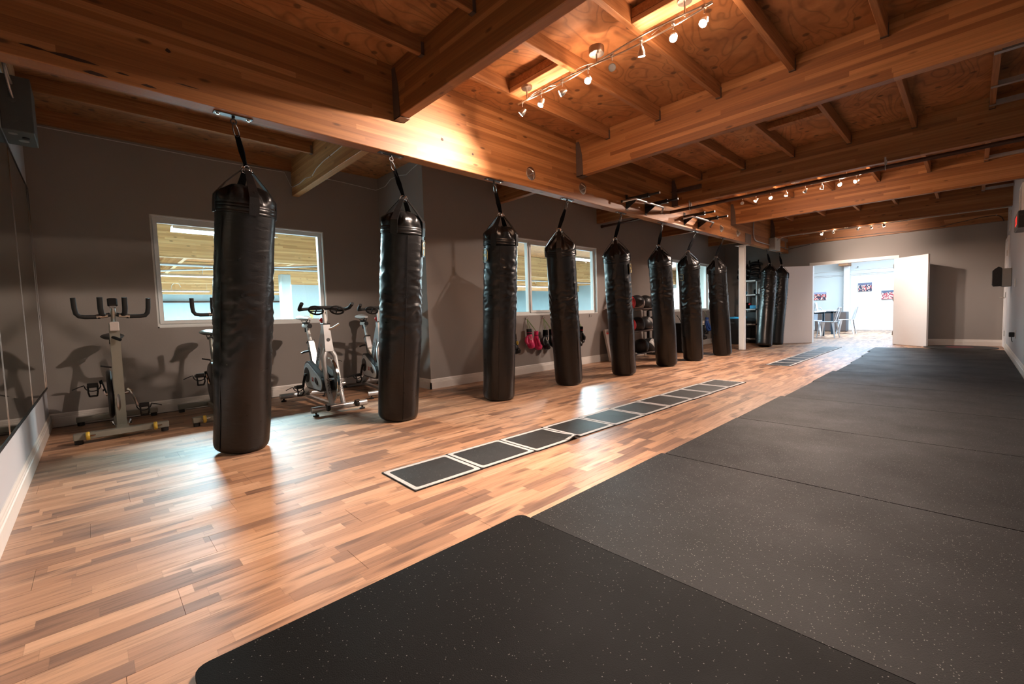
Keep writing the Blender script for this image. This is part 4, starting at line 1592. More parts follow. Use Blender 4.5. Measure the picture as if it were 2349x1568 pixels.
# rope anchors on the long beam
for k, (y, lab) in enumerate(((3.434, 'round steel rope anchor on the long beam left of the second cross beam'), (4.326, 'round steel rope anchor on the long beam just right of the second cross beam'),
                              (8.526, 'round steel rope anchor at the end of the farther pull up bar'), (9.362, 'round steel rope anchor on the long beam nearest the white post'))):
    t = thing('rope_anchor', lab, 'anchor', (BX1, y, 2.395), group='round rope anchors on the long beam')
    my = Matrix.Rotation(R(90), 4, 'Y')
    MB().lathe([(0.068, 0.0003), (0.068, 0.006), (0.060, 0.010), (0.0001, 0.010)], 28, my).build('disc', M['nickel'], t)
    b = MB()
    for a in (R(35), R(125)):
        pts = []
        for q in range(11):
            f = q / 10
            pts.append((0.008 + 0.034 * math.sin(PI * f), math.cos(a) * (0.056 - 0.112 * f), math.sin(a) * (0.056 - 0.112 * f)))
        b.tube(pts, 0.006, 7)
    b.build('cross_bar', M['nickel'], t)


# pull-up bars
def pullup(ys, lab):
    ya, yb = ys
    t = thing('pull_up_bar', lab, 'pull up bar', (BX1, (ya + yb) / 2, 2.38), group='pull up bars')
    for y in (ya, yb):
        b = MB()
        b.cbox((BX1 + 0.004, y, 2.375), (0.007, 0.055, 0.20), None, 0.001)
        b.prism([(BX1 + 0.007, 2.43), (BX1 + 0.30, 2.43), (BX1 + 0.30, 2.385), (BX1 + 0.16, 2.385), (BX1 + 0.007, 2.29)], 'y', y - 0.004, y + 0.004)
        b.box(BX1 + 0.007, BX1 + 0.33, y - 0.022, y + 0.022, 2.385, 2.43)
        br = b.build('bracket', M['black_metal'], t, True)
        for z in (2.295, 2.455):
            MB().cyl((BX1 + 0.007, y, z), (BX1 + 0.016, y, z), 0.010, 6).build('bolt', M['chrome'], br, True)
        MB().cyl((BX1 + 0.33, y, 2.408), (BX1 + 0.475, y, 2.408), 0.0145, 12).build('grip', M['foam'], t, True)
        MB().cyl((BX1 + 0.475, y, 2.408), (BX1 + 0.479, y, 2.408), 0.0145, 12).build('end_cap', M['white_plastic'], t, True)
        MB().cbox((BX1 + 0.315, y, 2.408), (0.02, 0.056, 0.056), None, 0.004).build('collar', M['black_metal'], t, True)
    xc = BX1 + 0.20
    b = MB()
    pts = [(xc - 0.10, ya - 0.27, 2.33), (xc, ya - 0.13, 2.368), (xc, (ya + yb) / 2, 2.368), (xc, yb + 0.13, 2.368), (xc - 0.10, yb + 0.27, 2.33)]
    pp = []
    for k in range(4):
        for q in range(6):
            pp.append(Vector(pts[k]).lerp(Vector(pts[k + 1]), q / 6))
    pp.append(Vector(pts[4]))
    b.tube(pp, 0.0145, 12)
    b.build('bent_bar', M['nickel'], t, True)
    for q in (0, -1):
        d = (Vector(pts[0]) - Vector(pts[1])).normalized() if q == 0 else (Vector(pts[4]) - Vector(pts[3])).normalized()
        e = Vector(pts[q])
        MB().cyl(e, e + d * 0.012, 0.0165, 12).build('end_cap', M['rubber_black'], t, True)


pullup((5.30, 5.80), 'black wall pull up bar on the long beam, nearer one of two')
pullup((7.02, 7.54), 'black wall pull up bar on the long beam, farther one of two')

# ------------------------------------------------------------------ mirror wall
panels = [(-5.93, -5.78), (-5.775, -4.60), (-4.595, -3.40), (-3.395, -2.2), (-2.195, -1.0), (-0.995, 0.2)]
pl = ['narrow mirror strip in the corner beside the bikes', 'dark mirror panel beside the first exercise bike', 'dark mirror panel third from the room corner, cut by the picture edge',
      'mirror panel left of the picture edge', 'mirror panel on the near wall behind the first mat', 'mirror panel nearest the camera']
for k, (x0, x1) in enumerate(panels):
    o = MB().box(x0, x1, YB + 0.001, YB + 0.006, 0.385, 2.19).build('mirror_panel', M['mirror'])
    t = tag(o, pl[k], 'mirror', 'mirror panels on the near wall')
    MB().box(x0, x0 + 0.004, YB + 0.0065, YB + 0.0085, 0.385, 2.19).build('polished_edge', M['chrome'], o)
t = MB()
t.box(-5.93, 0.2, YB + 0.0005, YB + 0.010, 0.372, 0.3845)
t.box(-5.93, 0.2, YB + 0.0005, YB + 0.010, 2.1905, 2.200)
struct(t.build('trim_2', M['black_metal']))


# ------------------------------------------------------------------ exercise bikes
def pedal(par, c, yo, mat_body):
    b = MB()
    s = 1 if yo > 0 else -1
    c = Vector(c)
    b.cbox(c, (0.085, 0.075, 0.022), None, 0.005)
    b.cbox(c + Vector((0.045, 0, 0.016)), (0.012, 0.07, 0.03), None, 0.003)
    b.cbox(c + Vector((-0.045, 0, 0.0)), (0.012, 0.07, 0.028), None, 0.003)
    # toe cage hanging below
    for dy in (-0.03, 0.03):
        b.tube([c + Vector((0.05, dy, 0.0)), c + Vector((0.075, dy, -0.045)), c + Vector((0.03, dy * 0.8, -0.085))], 0.007, 6)
    b.tube([c + Vector((0.03, -0.024, -0.085)), c + Vector((0.03, 0.024, -0.085))], 0.008, 6)
    p = b.build('pedal', mat_body, par)
    st = MB()
    pts = []
    for k in range(13):
        a = PI * k / 12
        pts.append(c + Vector((-0.01, 0.052 * math.cos(a), 0.004 + 0.05 * math.sin(-a))))
    st.tube(pts, 0.005, 6)
    st.tube([c + Vector((-0.01, s * 0.052, 0.01)), c + Vector((-0.01, s * 0.085, -0.0)), c + Vector((-0.01, s * 0.13, -0.02))], 0.004, 6)
    st.build('toe_strap', M['rubber_black'], p)


def saddle(par, c, mat_top, ln=0.27):
    c = Vector(c)
    secs = [(-0.13, 0.075, 0.03), (-0.09, 0.088, 0.042), (-0.03, 0.072, 0.038), (0.03, 0.042, 0.030), (0.09, 0.028, 0.024), (0.135, 0.020, 0.016)]
    vs, fs = [], []
    n = 16
    for (x, w_, h_) in secs:
        for j in range(n):
            a = 2 * PI * j / n
            zz = math.sin(a) * h_ * (0.75 if math.sin(a) > 0 else 0.55)
            vs.append(c + Vector((x, math.cos(a) * w_, zz + (0.012 if x < -0.08 else 0))))
    for i in range(len(secs) - 1):
        for j in range(n):
            j2 = (j + 1) % n
            fs.append((i * n + j, i * n + j2, (i + 1) * n + j2, (i + 1) * n + j))
    fs.append(tuple(reversed(range(n))))
    fs.append(tuple((len(secs) - 1) * n + j for j in range(n)))
    s = MB().add(vs, fs, True).build('saddle', mat_top, par)
    r = MB()
    for dy in (-0.022, 0.022):
        r.tube([c + Vector((-0.09, dy, -0.022)), c + Vector((-0.05, dy, -0.045)), c + Vector((0.05, dy, -0.045)), c + Vector((0.1, dy * 0.5, -0.015))], 0.0045, 6)
    r.cbox(c + Vector((-0.02, 0, -0.05)), (0.05, 0.055, 0.025), None, 0.004)
    r.build('saddle_rail', M['black_metal'], s)


def bike_grey(label, loc, rot, red=False):
    t = thing('exercise_bike', label, 'exercise bike', loc, (0, 0, rot), 'exercise bikes')
    g = M['grey_paint']
    for (x, nm) in ((0.465, 'front_stabiliser'), (-0.465, 'rear_stabiliser')):
        o = MB().cbox((x, 0, 0.060), (0.07, 0.60, 0.050), None, 0.005).build(nm, g, t)
        for y in (-0.27, 0.27):
            MB().cyl((x, y, 0.001), (x, y, 0.035), 0.026, 12).build('foot', M['rubber_black'], o)
        if x > 0:
            for y in (-0.215, 0.205):
                w_ = MB()
                w_.lathe([(0.012, -0.012), (0.030, -0.012), (0.035, -0.006), (0.035, 0.006), (0.030, 0.012), (0.012, 0.012)], 20, Matrix.Translation((x + 0.045, y, 0.065)) @ Matrix.Rotation(R(90), 4, 'X'))
                w_.build('transport_wheel', M['wheel_yellow'], o)
                MB().cyl((x + 0.045, y - 0.02, 0.065), (x + 0.045, y + 0.045, 0.065), 0.005, 8).build('axle_bolt', M['chrome'], o)
    MB().cbox((0, 0, 0.055), (0.87, 0.085, 0.045), None, 0.004).build('floor_tube', g, t)
    b = MB()
    b.ribbon([(0.215, 0, 0.05), (0.26, 0, 0.40), (0.33, 0, 0.95)], (0, 1, 0), 0.066, 0.075)
    post = b.build('front_post', g, t)
    f = MB()
    f.cbox((0.385, 0, 0.93), (0.02, 0.060, 0.075), Matrix.Rotation(R(8), 4, 'Y'), 0.003)
    f.build('resistance_window', M['board'], post)
    b = MB()
    b.cyl((0.345, -0.015, 0.84), (0.40, 0.03, 0.815), 0.013, 10)
    b.build('knob', M['black_plastic'], post)
    b = MB()
    for y in (-0.05, 0.05):
        b.cyl((0.23, y, 0.075), (0.23, y * 1.3, 0.11), 0.012, 8)
        b.cyl((0.27, y, 0.085), (0.27, y * 1.3, 0.085), 0.010, 6)
    b.build('bolt', M['chrome'], t)
    hb = MB()
    hb.tube([(0.335, 0, 0.94), (0.35, 0, 1.0), (0.375, 0, 1.03), (0.385, 0, 1.06), (0.38, 0, 1.11)], 0.017, 10)
    hbo = hb.build('handlebar_stem', M['nickel'], t)
    h = MB()
    for s in (-1, 1):
        pts = [(0.37, s * 0.02, 1.03), (0.38, s * 0.09, 1.012), (0.38, s * 0.17, 1.012), (0.382, s * 0.205, 1.018), (0.388, s * 0.222, 1.04), (0.395, s * 0.228, 1.08), (0.41, s * 0.232, 1.165)]
        h.tube(pts, 0.017, 10)
        pts = [(0.37, s * 0.05, 1.02), (0.40, s * 0.072, 1.035), (0.415, s * 0.076, 1.08), (0.43, s * 0.076, 1.17)]
        h.tube(pts, 0.019, 10)
    h.build('handlebar', M['foam'], t)
    b = MB()
    for s in (-1, 1):
        b.cyl((0.378, s * 0.035, 1.022), (0.38, s * 0.105, 1.013), 0.0185, 10)
    b.build('clamp', M['nickel'], t)
    c = MB()
    c.cbox((0.40, 0, 1.13), (0.03, 0.065, 0.075), Matrix.Rotation(R(-25), 4, 'Y'), 0.008)
    co = c.build('console', M['black_plastic'], t)
    MB().cbox((0.403, 0, 1.098), (0.028, 0.04, 0.03), Matrix.Rotation(R(-25), 4, 'Y'), 0.003).build('console_bracket', M['galv'], co)
    # seat side
    b = MB()
    b.ribbon([(-0.12, 0.0, 0.25), (-0.20, 0, 0.55)], (0, 1, 0), 0.055, 0.06)
    b.cyl((-0.195, 0, 0.53), (-0.255, 0, 0.77), 0.018, 12)
    b.ribbon([(-0.12, 0, 0.25), (-0.40, 0, 0.07)], (0, 1, 0), 0.05, 0.05)
    b.ribbon([(0.25, 0, 0.45), (-0.13, 0, 0.27)], (0, 1, 0), 0.05, 0.06)
    b.build('frame', g, t)
    MB().cyl((-0.20, -0.03, 0.55), (-0.17, -0.10, 0.57), 0.008, 8).build('seat_lever', M['black_plastic'], t)
    saddle(t, (-0.25, 0, 0.825), M['saddle_black'])
    # flywheel and its guard
    m4 = Matrix.Translation((0.03, -0.055, 0.33)) @ Matrix.Rotation(R(90), 4, 'X')
    MB().lathe([(0.02, -0.018), (0.20, -0.018), (0.212, -0.008), (0.212, 0.008), (0.20, 0.018), (0.02, 0.018)], 36, m4).build('chain_guard', M['black_plastic'], t)
    m4 = Matrix.Translation((0.10, -0.01, 0.30)) @ Matrix.Rotation(R(90), 4, 'X')
    MB().lathe([(0.02, -0.012), (0.19, -0.012), (0.2, 0.0), (0.19, 0.012), (0.02, 0.012)], 36, m4).build('flywheel', M['nickel'], t)
    k = MB()
    k.cyl((0.03, -0.085, 0.33), (0.03, 0.07, 0.33), 0.018, 12)
    k.tube([(0.03, -0.085, 0.33), (0.04, -0.10, 0.40), (0.05, -0.115, 0.46)], 0.012, 8)
    k.tube([(0.03, 0.065, 0.36), (0.045, 0.085, 0.34), (0.07, 0.11, 0.24), (0.08, 0.12, 0.20)], 0.012, 8)
    k.build('crank', M['chrome'], t)
    pedal(t, (0.06, -0.165, 0.415), -1, M['black_metal'])
    pedal(t, (0.08, 0.165, 0.195), 1, M['black_metal'])
    return t


bike_grey('grey exercise bike with upright black handle grips, nearest the mirror wall', (-5.355, 0.135, 0), 0)
bike_grey('grey exercise bike mostly hidden behind the nearest punching bag', (-5.31, 0.90, 0), R(0))


def bike_silver(label, loc, rot):
    t = thing('exercise_bike', label, 'exercise bike', loc, (0, 0, rot), 'exercise bikes')
    g = M['silver']
    for (x, nm, hw) in ((0.56, 'front_stabiliser', 0.275), (-0.56, 'rear_stabiliser', 0.275)):
        b = MB()
        b.tube([(x, -hw, 0.062), (x, hw, 0.062)], 0.030, 14, flat=0.85)
        o = b.build(nm, g, t)
        for y in (-hw + 0.04, hw - 0.05):
            f = MB()
            f.lathe([(0.028, 0.001), (0.028, 0.012), (0.02, 0.018), (0.009, 0.02), (0.009, 0.036)], 14, Matrix.Translation((x, y, 0)))
            f.build('levelling_foot', M['rubber_black'], o)
        if x > 0:
            for y in (-0.13, 0.16):
                w_ = MB()
                w_.lathe([(0.01, -0.013), (0.030, -0.013), (0.034, 0), (0.030, 0.013), (0.01, 0.013)], 20, Matrix.Translation((x + 0.042, y, 0.072)) @ Matrix.Rotation(R(90), 4, 'X'))
                w_.build('transport_wheel', M['rubber_black'], o)
                br = MB()
                br.ribbon([(x + 0.02, y + 0.002, 0.06), (x + 0.01, y, 0.105), (x + 0.05, y, 0.115), (x + 0.08, y, 0.10)], (0, 1, 0), 0.036, 0.004)
                br.build('wheel_bracket', M['nickel'], o)
    # fork: two legs that join below the head tube
    f = MB()
    for s in (-1, 1):
        f.tube([(0.30, s * 0.012, 0.64), (0.315, s * 0.035, 0.60), (0.33, s * 0.058, 0.55), (0.345, s * 0.062, 0.48), (0.42, s * 0.060, 0.25), (0.50, s * 0.056, 0.07)], [0.030, 0.030, 0.028, 0.027, 0.027, 0.028], 12, flat=0.85, up=(1, 0, 0))
    fk = f.build('fork', g, t)
    hd = MB()
    hd.ribbon([(0.315, 0, 0.60), (0.29, 0, 0.72), (0.262, 0, 0.885)], (0, 1, 0), [0.085, 0.072, 0.066], 0.075)
    head = hd.build('head_tube', g, t)
    MB().cbox((0.262, 0, 0.888), (0.085, 0.075, 0.012), None, 0.002).build('collar', M['black_plastic'], t)
    MB().tube([(0.262, 0, 0.89), (0.245, 0, 1.03)], 0.026, 12, flat=0.8, up=(1, 0, 0)).build('handlebar_post', M['white_plastic'], t)
    MB().tube([(0.30, 0.02, 0.83), (0.335, 0.05, 0.845), (0.36, 0.11, 0.885)], 0.010, 8).build('clamp_lever', M['nickel'], t)
    k = MB()
    k.ball((0.205, -0.015, 0.93), 0.022, 14, 8)
    k.cyl((0.205, -0.015, 0.85), (0.205, -0.015, 0.93), 0.008, 8)
    k.build('resistance_knob', M['red'], t)
    # emblem on the head tube
    m4 = Matrix.Translation((0.330, 0.0, 0.725)) @ Matrix.Rotation(R(81), 4, 'Y')
    em = MB().lathe([(0.018, -0.001), (0.018, 0.003), (0.0001, 0.003)], 20, m4).build('round_emblem', M['ink_black'], head)
    # main beam with lettering
    d = MB()
    d.ribbon([(0.245, 0, 0.80), (0.12, 0, 0.60), (0.0, 0, 0.40)], (0, 1, 0), 0.060, [0.10, 0.12, 0.12][0])
    dt = d.build('down_tube', g, t)
    ux = (Vector((0.12, 0, 0.60)) - Vector((0.0, 0, 0.40))).normalized()
    lettering('SPINNER', 0.075, M['ink_black'], dt, frame_m((0.085, -0.0312, 0.545), ux, Vector((0, -1, 0)).cross(ux)), xs=0.72)
    lettering('NXT', 0.022, M['ink_red'], dt, frame_m((0.19, -0.0312, 0.665), ux, Vector((0, -1, 0)).cross(ux)), xs=0.8)
    # seat tube, post, slider, saddle
    s = MB()
    s.ribbon([(-0.10, 0, 0.36), (-0.245, 0, 0.69)], (0, 1, 0), 0.060, 0.070)
    stb = s.build('seat_tube', g, t)
    ux = (Vector((-0.10, 0, 0.36)) - Vector((-0.245, 0, 0.69))).normalized()
    lettering('SPINNER', 0.036, M['ink_black'], stb, frame_m((-0.185, -0.0312, 0.55), ux, Vector((0, -1, 0)).cross(ux)), xs=1.25)
    MB().cbox((-0.247, 0, 0.692), (0.085, 0.07, 0.010), Matrix.Rotation(R(-24), 4, 'Y'), 0.002).build('collar', M['black_plastic'], t)
    MB().tube([(-0.245, 0, 0.69), (-0.325, 0, 0.86)], 0.024, 12, flat=0.8, up=(1, 0, 0)).build('seat_post', M['white_plastic'], t)
    sl = MB()
    sl.cbox((-0.36, 0, 0.868), (0.20, 0.045, 0.040), None, 0.008)
    slo = sl.build('seat_slider', M['white_plastic'], t)
    MB().cyl((-0.25, 0, 0.868), (-0.238, 0, 0.868), 0.027, 14).build('slider_knob', M['black_plastic'], slo)
    MB().cyl((-0.37, 0, 0.80), (-0.37, 0, 0.848), 0.018, 12).build('clamp_knob', M['black_plastic'], slo)
    MB().tube([(-0.225, -0.03, 0.585), (-0.24, -0.07, 0.58), (-0.26, -0.10, 0.565)], 0.011, 8).build('pop_pin', M['black_plastic'], t)
    saddle(t, (-0.36, 0, 0.95), M['saddle_white'])
    # rear leg
    r = MB()
    r.ribbon([(-0.08, 0, 0.36), (-0.30, 0, 0.17), (-0.52, 0, 0.075)], (0, 1, 0), 0.055, 0.06)
    r.ribbon([(-0.52, 0, 0.05), (0.50, 0, 0.05)], (0, 1, 0), 0.04, 0.028)
    r.build('rear_leg', g, t)
    # flywheel
    m4 = Matrix.Translation((0.33, 0.0, 0.31)) @ Matrix.Rotation(R(90), 4, 'X')
    MB().lathe([(0.19, -0.014), (0.225, -0.016), (0.232, -0.010), (0.232, 0.010), (0.225, 0.016), (0.19, 0.014)], 48, m4).build('flywheel_rim', M['chrome'], t)
    MB().lathe([(0.02, -0.010), (0.192, -0.012), (0.192, 0.012), (0.02, 0.010)], 36, m4).build('flywheel', M['black_metal'], t)
    MB().cyl((0.33, -0.055, 0.31), (0.33, 0.055, 0.31), 0.018, 12).build('hub', M['chrome'], t)
    # chain guard: black rim with a pale cover
    def drop(r1, r2, c1, c2, n=14):
        c1, c2 = Vector(c1), Vector(c2)
        d_ = c2 - c1
        a0 = math.atan2(d_.y, d_.x)
        be = math.acos((r1 - r2) / d_.length)
        out = []
        for q in range(n + 1):
            a = a0 + be + (2 * PI - 2 * be) * q / n
            out.append((c1.x + r1 * math.cos(a), c1.y + r1 * math.sin(a)))
        for q in range(n + 1):
            a = a0 - be + 2 * be * q / n
            out.append((c2.x + r2 * math.cos(a), c2.y + r2 * math.sin(a)))
        return out
    g1 = MB().prism(drop(0.150, 0.085, (-0.10, 0.335), (0.27, 0.27)), 'y', -0.090, -0.040).build('chain_guard', M['black_plastic'], t)
    MB().prism(drop(0.132, 0.067, (-0.10, 0.335), (0.27, 0.27)), 'y', -0.096, -0.0905).build('guard_cover', M['guard_blue'], g1)
    MB().prism(drop(0.030, 0.022, (0.17, 0.30), (0.215, 0.275)), 'y', -0.101, -0.0965).build('guard_vent', M['black_plastic'], g1)
    m4 = Matrix.Translation((-0.115, -0.0965, 0.335)) @ Matrix.Rotation(R(90), 4, 'X')
    MB().lathe([(0.085, -0.0005), (0.085, 0.004), (0.0001, 0.004)], 28, m4).build('crank_cover', M['black_plastic'], g1)
    for q_, w_ in ((0.012, 'STAR'), (-0.012, 'TRAC')):
        lettering(w_, 0.030, M['ink_red'], g1, frame_m((0.07, -0.0972, 0.30 + q_), (1, 0, -0.12), (0.12, 0, 1)), xs=0.85)
    c = MB()
    c.cyl((-0.115, -0.125, 0.335), (-0.115, 0.09, 0.335), 0.017, 12)
    c.tube([(-0.115, -0.118, 0.335), (-0.14, -0.125, 0.27), (-0.165, -0.13, 0.20)], 0.014, 8)
    c.tube([(-0.115, 0.088, 0.335), (-0.09, 0.095, 0.40), (-0.065, 0.10, 0.47)], 0.014, 8)
    c.build('crank', M['black_metal'], t)
    pedal(t, (-0.165, -0.175, 0.20), -1, M['black_metal'])
    pedal(t, (-0.065, 0.15, 0.47), 1, M['black_metal'])
    # handlebars: crossbar, two hooped grips and outer horns
    h = MB()
    h.tube([(0.25, -0.13, 1.055), (0.28, -0.06, 1.06), (0.285, 0.0, 1.06), (0.28, 0.06, 1.06), (0.25, 0.13, 1.055)], 0.016, 10)
    for s_ in (-1, 1):
        h.tube([(0.22, s_ * 0.02, 1.05), (0.20, s_ * 0.10, 1.05), (0.19, s_ * 0.18, 1.045), (0.23, s_ * 0.235, 1.040), (0.30, s_ * 0.25, 1.055), (0.38, s_ * 0.252, 1.095)], [0.016, 0.016, 0.016, 0.018, 0.018, 0.018], 10)
        pts = []
        for q in range(20):
            a = 2 * PI * q / 20
            pts.append((0.31 + 0.045 * math.cos(a) + 0.02, s_ * 0.105 + 0.068 * math.sin(a), 1.028 + 0.040 * math.cos(a + 0.4)))
        h.tube(pts, 0.0095, 8, closed=True)
        h.tube([(0.37, s_ * 0.105, 1.05), (0.30, s_ * 0.105, 1.0)], 0.007, 6)
        h.tube([(0.33, s_ * 0.045, 1.02), (0.33, s_ * 0.165, 1.02)], 0.007, 6)
    h.build('handlebar', M['foam'], t)
    # lettering on the fork legs
    for s_ in (-1, 1):
        ux = (Vector((0.50, 0, 0.07)) - Vector((0.345, 0, 0.48))).normalized()
        nrm = Vector((0.935, 0, 0.354))
        lettering('SPINNER', 0.050, M['ink_black'], fk, frame_m(Vector((0.42, s_ * 0.060, 0.25)) + nrm * 0.029, ux, nrm.cross(ux)), xs=0.85)
    return t


bike_silver('silver spinning bike with white saddle between the first and second punching bags', (-4.915, 1.765, 0), R(-2))
bike_silver('silver spinning bike partly hidden behind the second punching bag', (-5.31, 2.60, 0), R(-8))


# ------------------------------------------------------------------ hooks and boxing gloves
def hook(y, lab, x=XW2):
    t = thing('coat_hook', lab, 'hook', (x, y, 0.865), group='chrome wall hooks under the windows')
    MB().cbox((0.003, 0, 0.0), (0.005, 0.018, 0.045), None, 0.001).build('plate', M['chrome'], t)
    b = MB()
    for s in (-1, 1):
        b.tube([(0.004, 0, -0.005), (0.014, s * 0.012, -0.018), (0.024, s * 0.022, -0.020), (0.030, s * 0.026, -0.008), (0.030, s * 0.027, 0.004)], 0.003, 6)
    b.tube([(0.004, 0, 0.012), (0.03, 0, 0.012), (0.038, 0, 0.024)], 0.003, 6)
    b.build('prong', M['chrome'], t)


def glove(lab, x, y, ztop, hookp, mc, mt, mtrim, yaw=0.0, roll=0.0, group=None, logo=None, sc_=1.0):
    t = thing('boxing_glove', lab, 'boxing glove', (x, y, ztop), (0, 0, 0), group)
    rot = Matrix.Rotation(yaw, 4, 'Z') @ Matrix.Rotation(roll, 4, 'X')
    def P(p):
        return rot @ (Vector(p) * sc_)
    b = MB()
    pts = [P(p) for p in [(0, 0, 0), (0, 0, -0.03), (0, 0, -0.085)]]
    b.tube(pts, [0.040 * sc_, 0.042 * sc_, 0.043 * sc_], 16, flat=0.80, up=rot @ Vector((0, 1, 0)))
    c = b.build('cuff', mt, t)
    if mtrim:
        q = MB()
        q.tube([P((0, 0, -0.052)), P((0, 0, -0.060))], 0.0445 * sc_, 16, flat=0.82, up=rot @ Vector((0, 1, 0)))
        q.build('trim', mtrim, c)
    b = MB()
    pts = [P(p) for p in [(0, 0, -0.083), (0.0, 0.002, -0.12), (0.002, 0.004, -0.16), (0.006, 0.006, -0.205), (0.018, 0.008, -0.245), (0.042, 0.008, -0.268), (0.062, 0.006, -0.262), (0.074, 0.004, -0.240), (0.072, 0.002, -0.215)]]
    b.tube(pts, [a * sc_ for a in [0.042, 0.046, 0.052, 0.058, 0.060, 0.054, 0.046, 0.034, 0.012]], 18, flat=0.84, up=rot @ Vector((0, 1, 0)))
    b.build('mitt', mc, t)
    b = MB()
    b.tube([P(p) for p in [(0.010, -0.030, -0.11), (0.022, -0.056, -0.14), (0.034, -0.068, -0.18), (0.044, -0.060, -0.215), (0.052, -0.040, -0.228)]], [a * sc_ for a in [0.018, 0.024, 0.026, 0.022, 0.012]], 12)
    b.build('thumb', mc, t)
    if logo:
        q = MB()
        arc = [(0.046, 0.022, -0.110), (0.050, 0.020, -0.145), (0.054, 0.010, -0.160), (0.054, -0.006, -0.160), (0.050, -0.014, -0.145), (0.046, -0.015, -0.112)]
        q.tube([P((a_[0] * 1.0, a_[1], a_[2])) for a_ in arc], 0.006 * sc_, 6)
        q.build('emblem', logo, t)
    # cord to the hook
    w_ = MB()
    hp = Vector(hookp) - t.location
    for s in (-1, 1):
        w_.tube([P((0, s * 0.015, -0.002)), (P((0, s * 0.010, 0.0)) + hp) / 2 + Vector((0, s * 0.006, 0)), hp], 0.0035, 6)
    w_.build('cord', M['cord_green'], t)
    return t


HZ = 0.848
GX = XW2 + 0.075
hook(4.55, 'wall hook left of the pink boxing gloves, by the third punching bag')
hook(4.87, 'wall hook holding the pink boxing gloves')
hook(5.25, 'wall hook holding the black gloves beside the pink pair')
hook(6.10, 'wall hook holding the black and red gloves behind the fourth bag')
hook(6.52, 'empty wall hook at the right end of the middle window')
hook(11.15, 'wall hook under the far window holding black gloves')
hook(11.45, 'wall hook under the far window holding blue gloves')
GR = 'boxing gloves on the hooks'
glove('black boxing glove with yellow mark, just right of the third punching bag', GX, 4.535, 0.64, (XW2 + 0.03, 4.55, HZ), M['glove_black'], M['webbing'], None, 0.3, 0.02, GR, M['yellow'])
glove('pink boxing glove with black cuff panel, left one of the pink pair', GX, 4.86, 0.695, (XW2 + 0.03, 4.87, HZ), M['pink'], M['glove_black'], M['pink'], -0.5, 0.05, GR, M['glove_white'])
glove('pink boxing glove hanging lower, right one of the pink pair', GX + 0.02, 5.00, 0.655, (XW2 + 0.03, 4.87, HZ), M['pink'], M['pink'], M['glove_black'], 0.9, 0.18, GR, M['glove_white'])
glove('black boxing glove with white emblem, left one of the pair next to the pink gloves', GX, 5.235, 0.665, (XW2 + 0.03, 5.25, HZ), M['glove_black'], M['webbing'], None, -0.3, -0.03, GR, M['glove_white'], 1.05)
glove('black boxing glove with white emblem, touching the edge of the fourth punching bag', GX + 0.01, 5.36, 0.67, (XW2 + 0.03, 5.25, HZ), M['glove_black'], M['webbing'], None, 0.2, 0.08, GR, M['glove_white'])
glove('black boxing glove with red stripe, right of the fourth punching bag', GX, 6.17, 0.68, (XW2 + 0.03, 6.10, HZ), M['glove_black'], M['webbing'], M['red'], 1.3, 0.15, GR, M['red'])
glove('plain black boxing glove half hidden behind the fourth punching bag', GX, 6.05, 0.64, (XW2 + 0.03, 6.10, HZ), M['glove_black'], M['webbing'], None, 0.0, 0.0, GR, None)
glove('black boxing glove with white stripes under the far window', GX, 11.22, 0.62, (XW2 + 0.03, 11.15, HZ), M['glove_black'], M['glove_white'], M['glove_black'], 0.4, 0.1, GR, M['glove_white'], 1.15)
glove('blue boxing glove under the far window, beside the eighth punching bag', GX, 11.47, 0.70, (XW2 + 0.03, 11.45, HZ), M['blue'], M['blue'], M['glove_white'], 0.6, 0.1, GR, None, 1.2)
glove('black boxing glove hanging lowest under the far window', GX + 0.03, 11.12, 0.48, (XW2 + 0.03, 11.15, HZ), M['glove_black'], M['glove_black'], None, 0.1, 0.0, GR, None, 1.1)

# ------------------------------------------------------------------ leaning white board with stickers
t = thing('white_board_panel', 'tall off white board with stickers leaning on the wall behind the fifth bag', 'board', (-4.60, 6.86, 0.001), (0, R(-13), 0))
MB().box(0, 0.045, 0, 0.24, 0, 0.60).build('panel', M['board'], t)
MB().box(0.0455, 0.0462, 0.01, 0.23, 0.492, 0.496).build('seam', M['ink_brown'], t)
MB().box(0.0455, 0.0462, 0.03, 0.155, 0.510, 0.535).build('sticker', M['ink_red'], t)
MB().box(0.0455, 0.0462, 0.035, 0.150, 0.540, 0.558).build('sticker', M['ink_brown'], t)
MB().prism([(0.04, 0.560), (0.15, 0.560), (0.13, 0.578), (0.095, 0.590), (0.06, 0.580)], 'x', 0.0455, 0.0462).build('sticker', simple('faded_grey_sticker', (0.35, 0.3, 0.3), 0.5), t)
MB().prism(rrect(0.07, 0.034, 0.008, 3, 0.192, 0.556), 'x', 0.0455, 0.0462).build('sticker', simple('orange_sticker', (0.45, 0.18, 0.03), 0.5), t)

# ------------------------------------------------------------------ medicine ball rack
rk = thing('ball_rack', 'black three tier rack of medicine balls between the fifth and sixth bags', 'rack', (-4.42, 7.75, 0))
ry0, ry1 = 7.13, 8.40
for y in (ry0, ry1):
    b = MB()
    b.ribbon([(-4.66, y, 0.02), (-4.66, y, 1.0)], (0, 1, 0), 0.04, 0.05)
    b.ribbon([(-4.70, y, 0.022), (-4.22, y, 0.022)], (0, 1, 0), 0.04, 0.04)
    b.build('side_frame', M['black_metal'], rk, True)
tiers = [0.12, 0.545, 0.955]
for z in tiers:
    for x in (-4.27, -4.50):
        MB().cyl((x, ry0, z), (x, ry1, z), 0.012, 10).build('rail', M['steel_dark'], rk, True)
    b = MB()
    for y in (ry0, ry1):
        b.ribbon([(-4.66, y, z - 0.02), (-4.24, y, z - 0.014)], (0, 1, 0), 0.006, 0.04)
    b.build('tier_arm', M['black_metal'], rk, True)
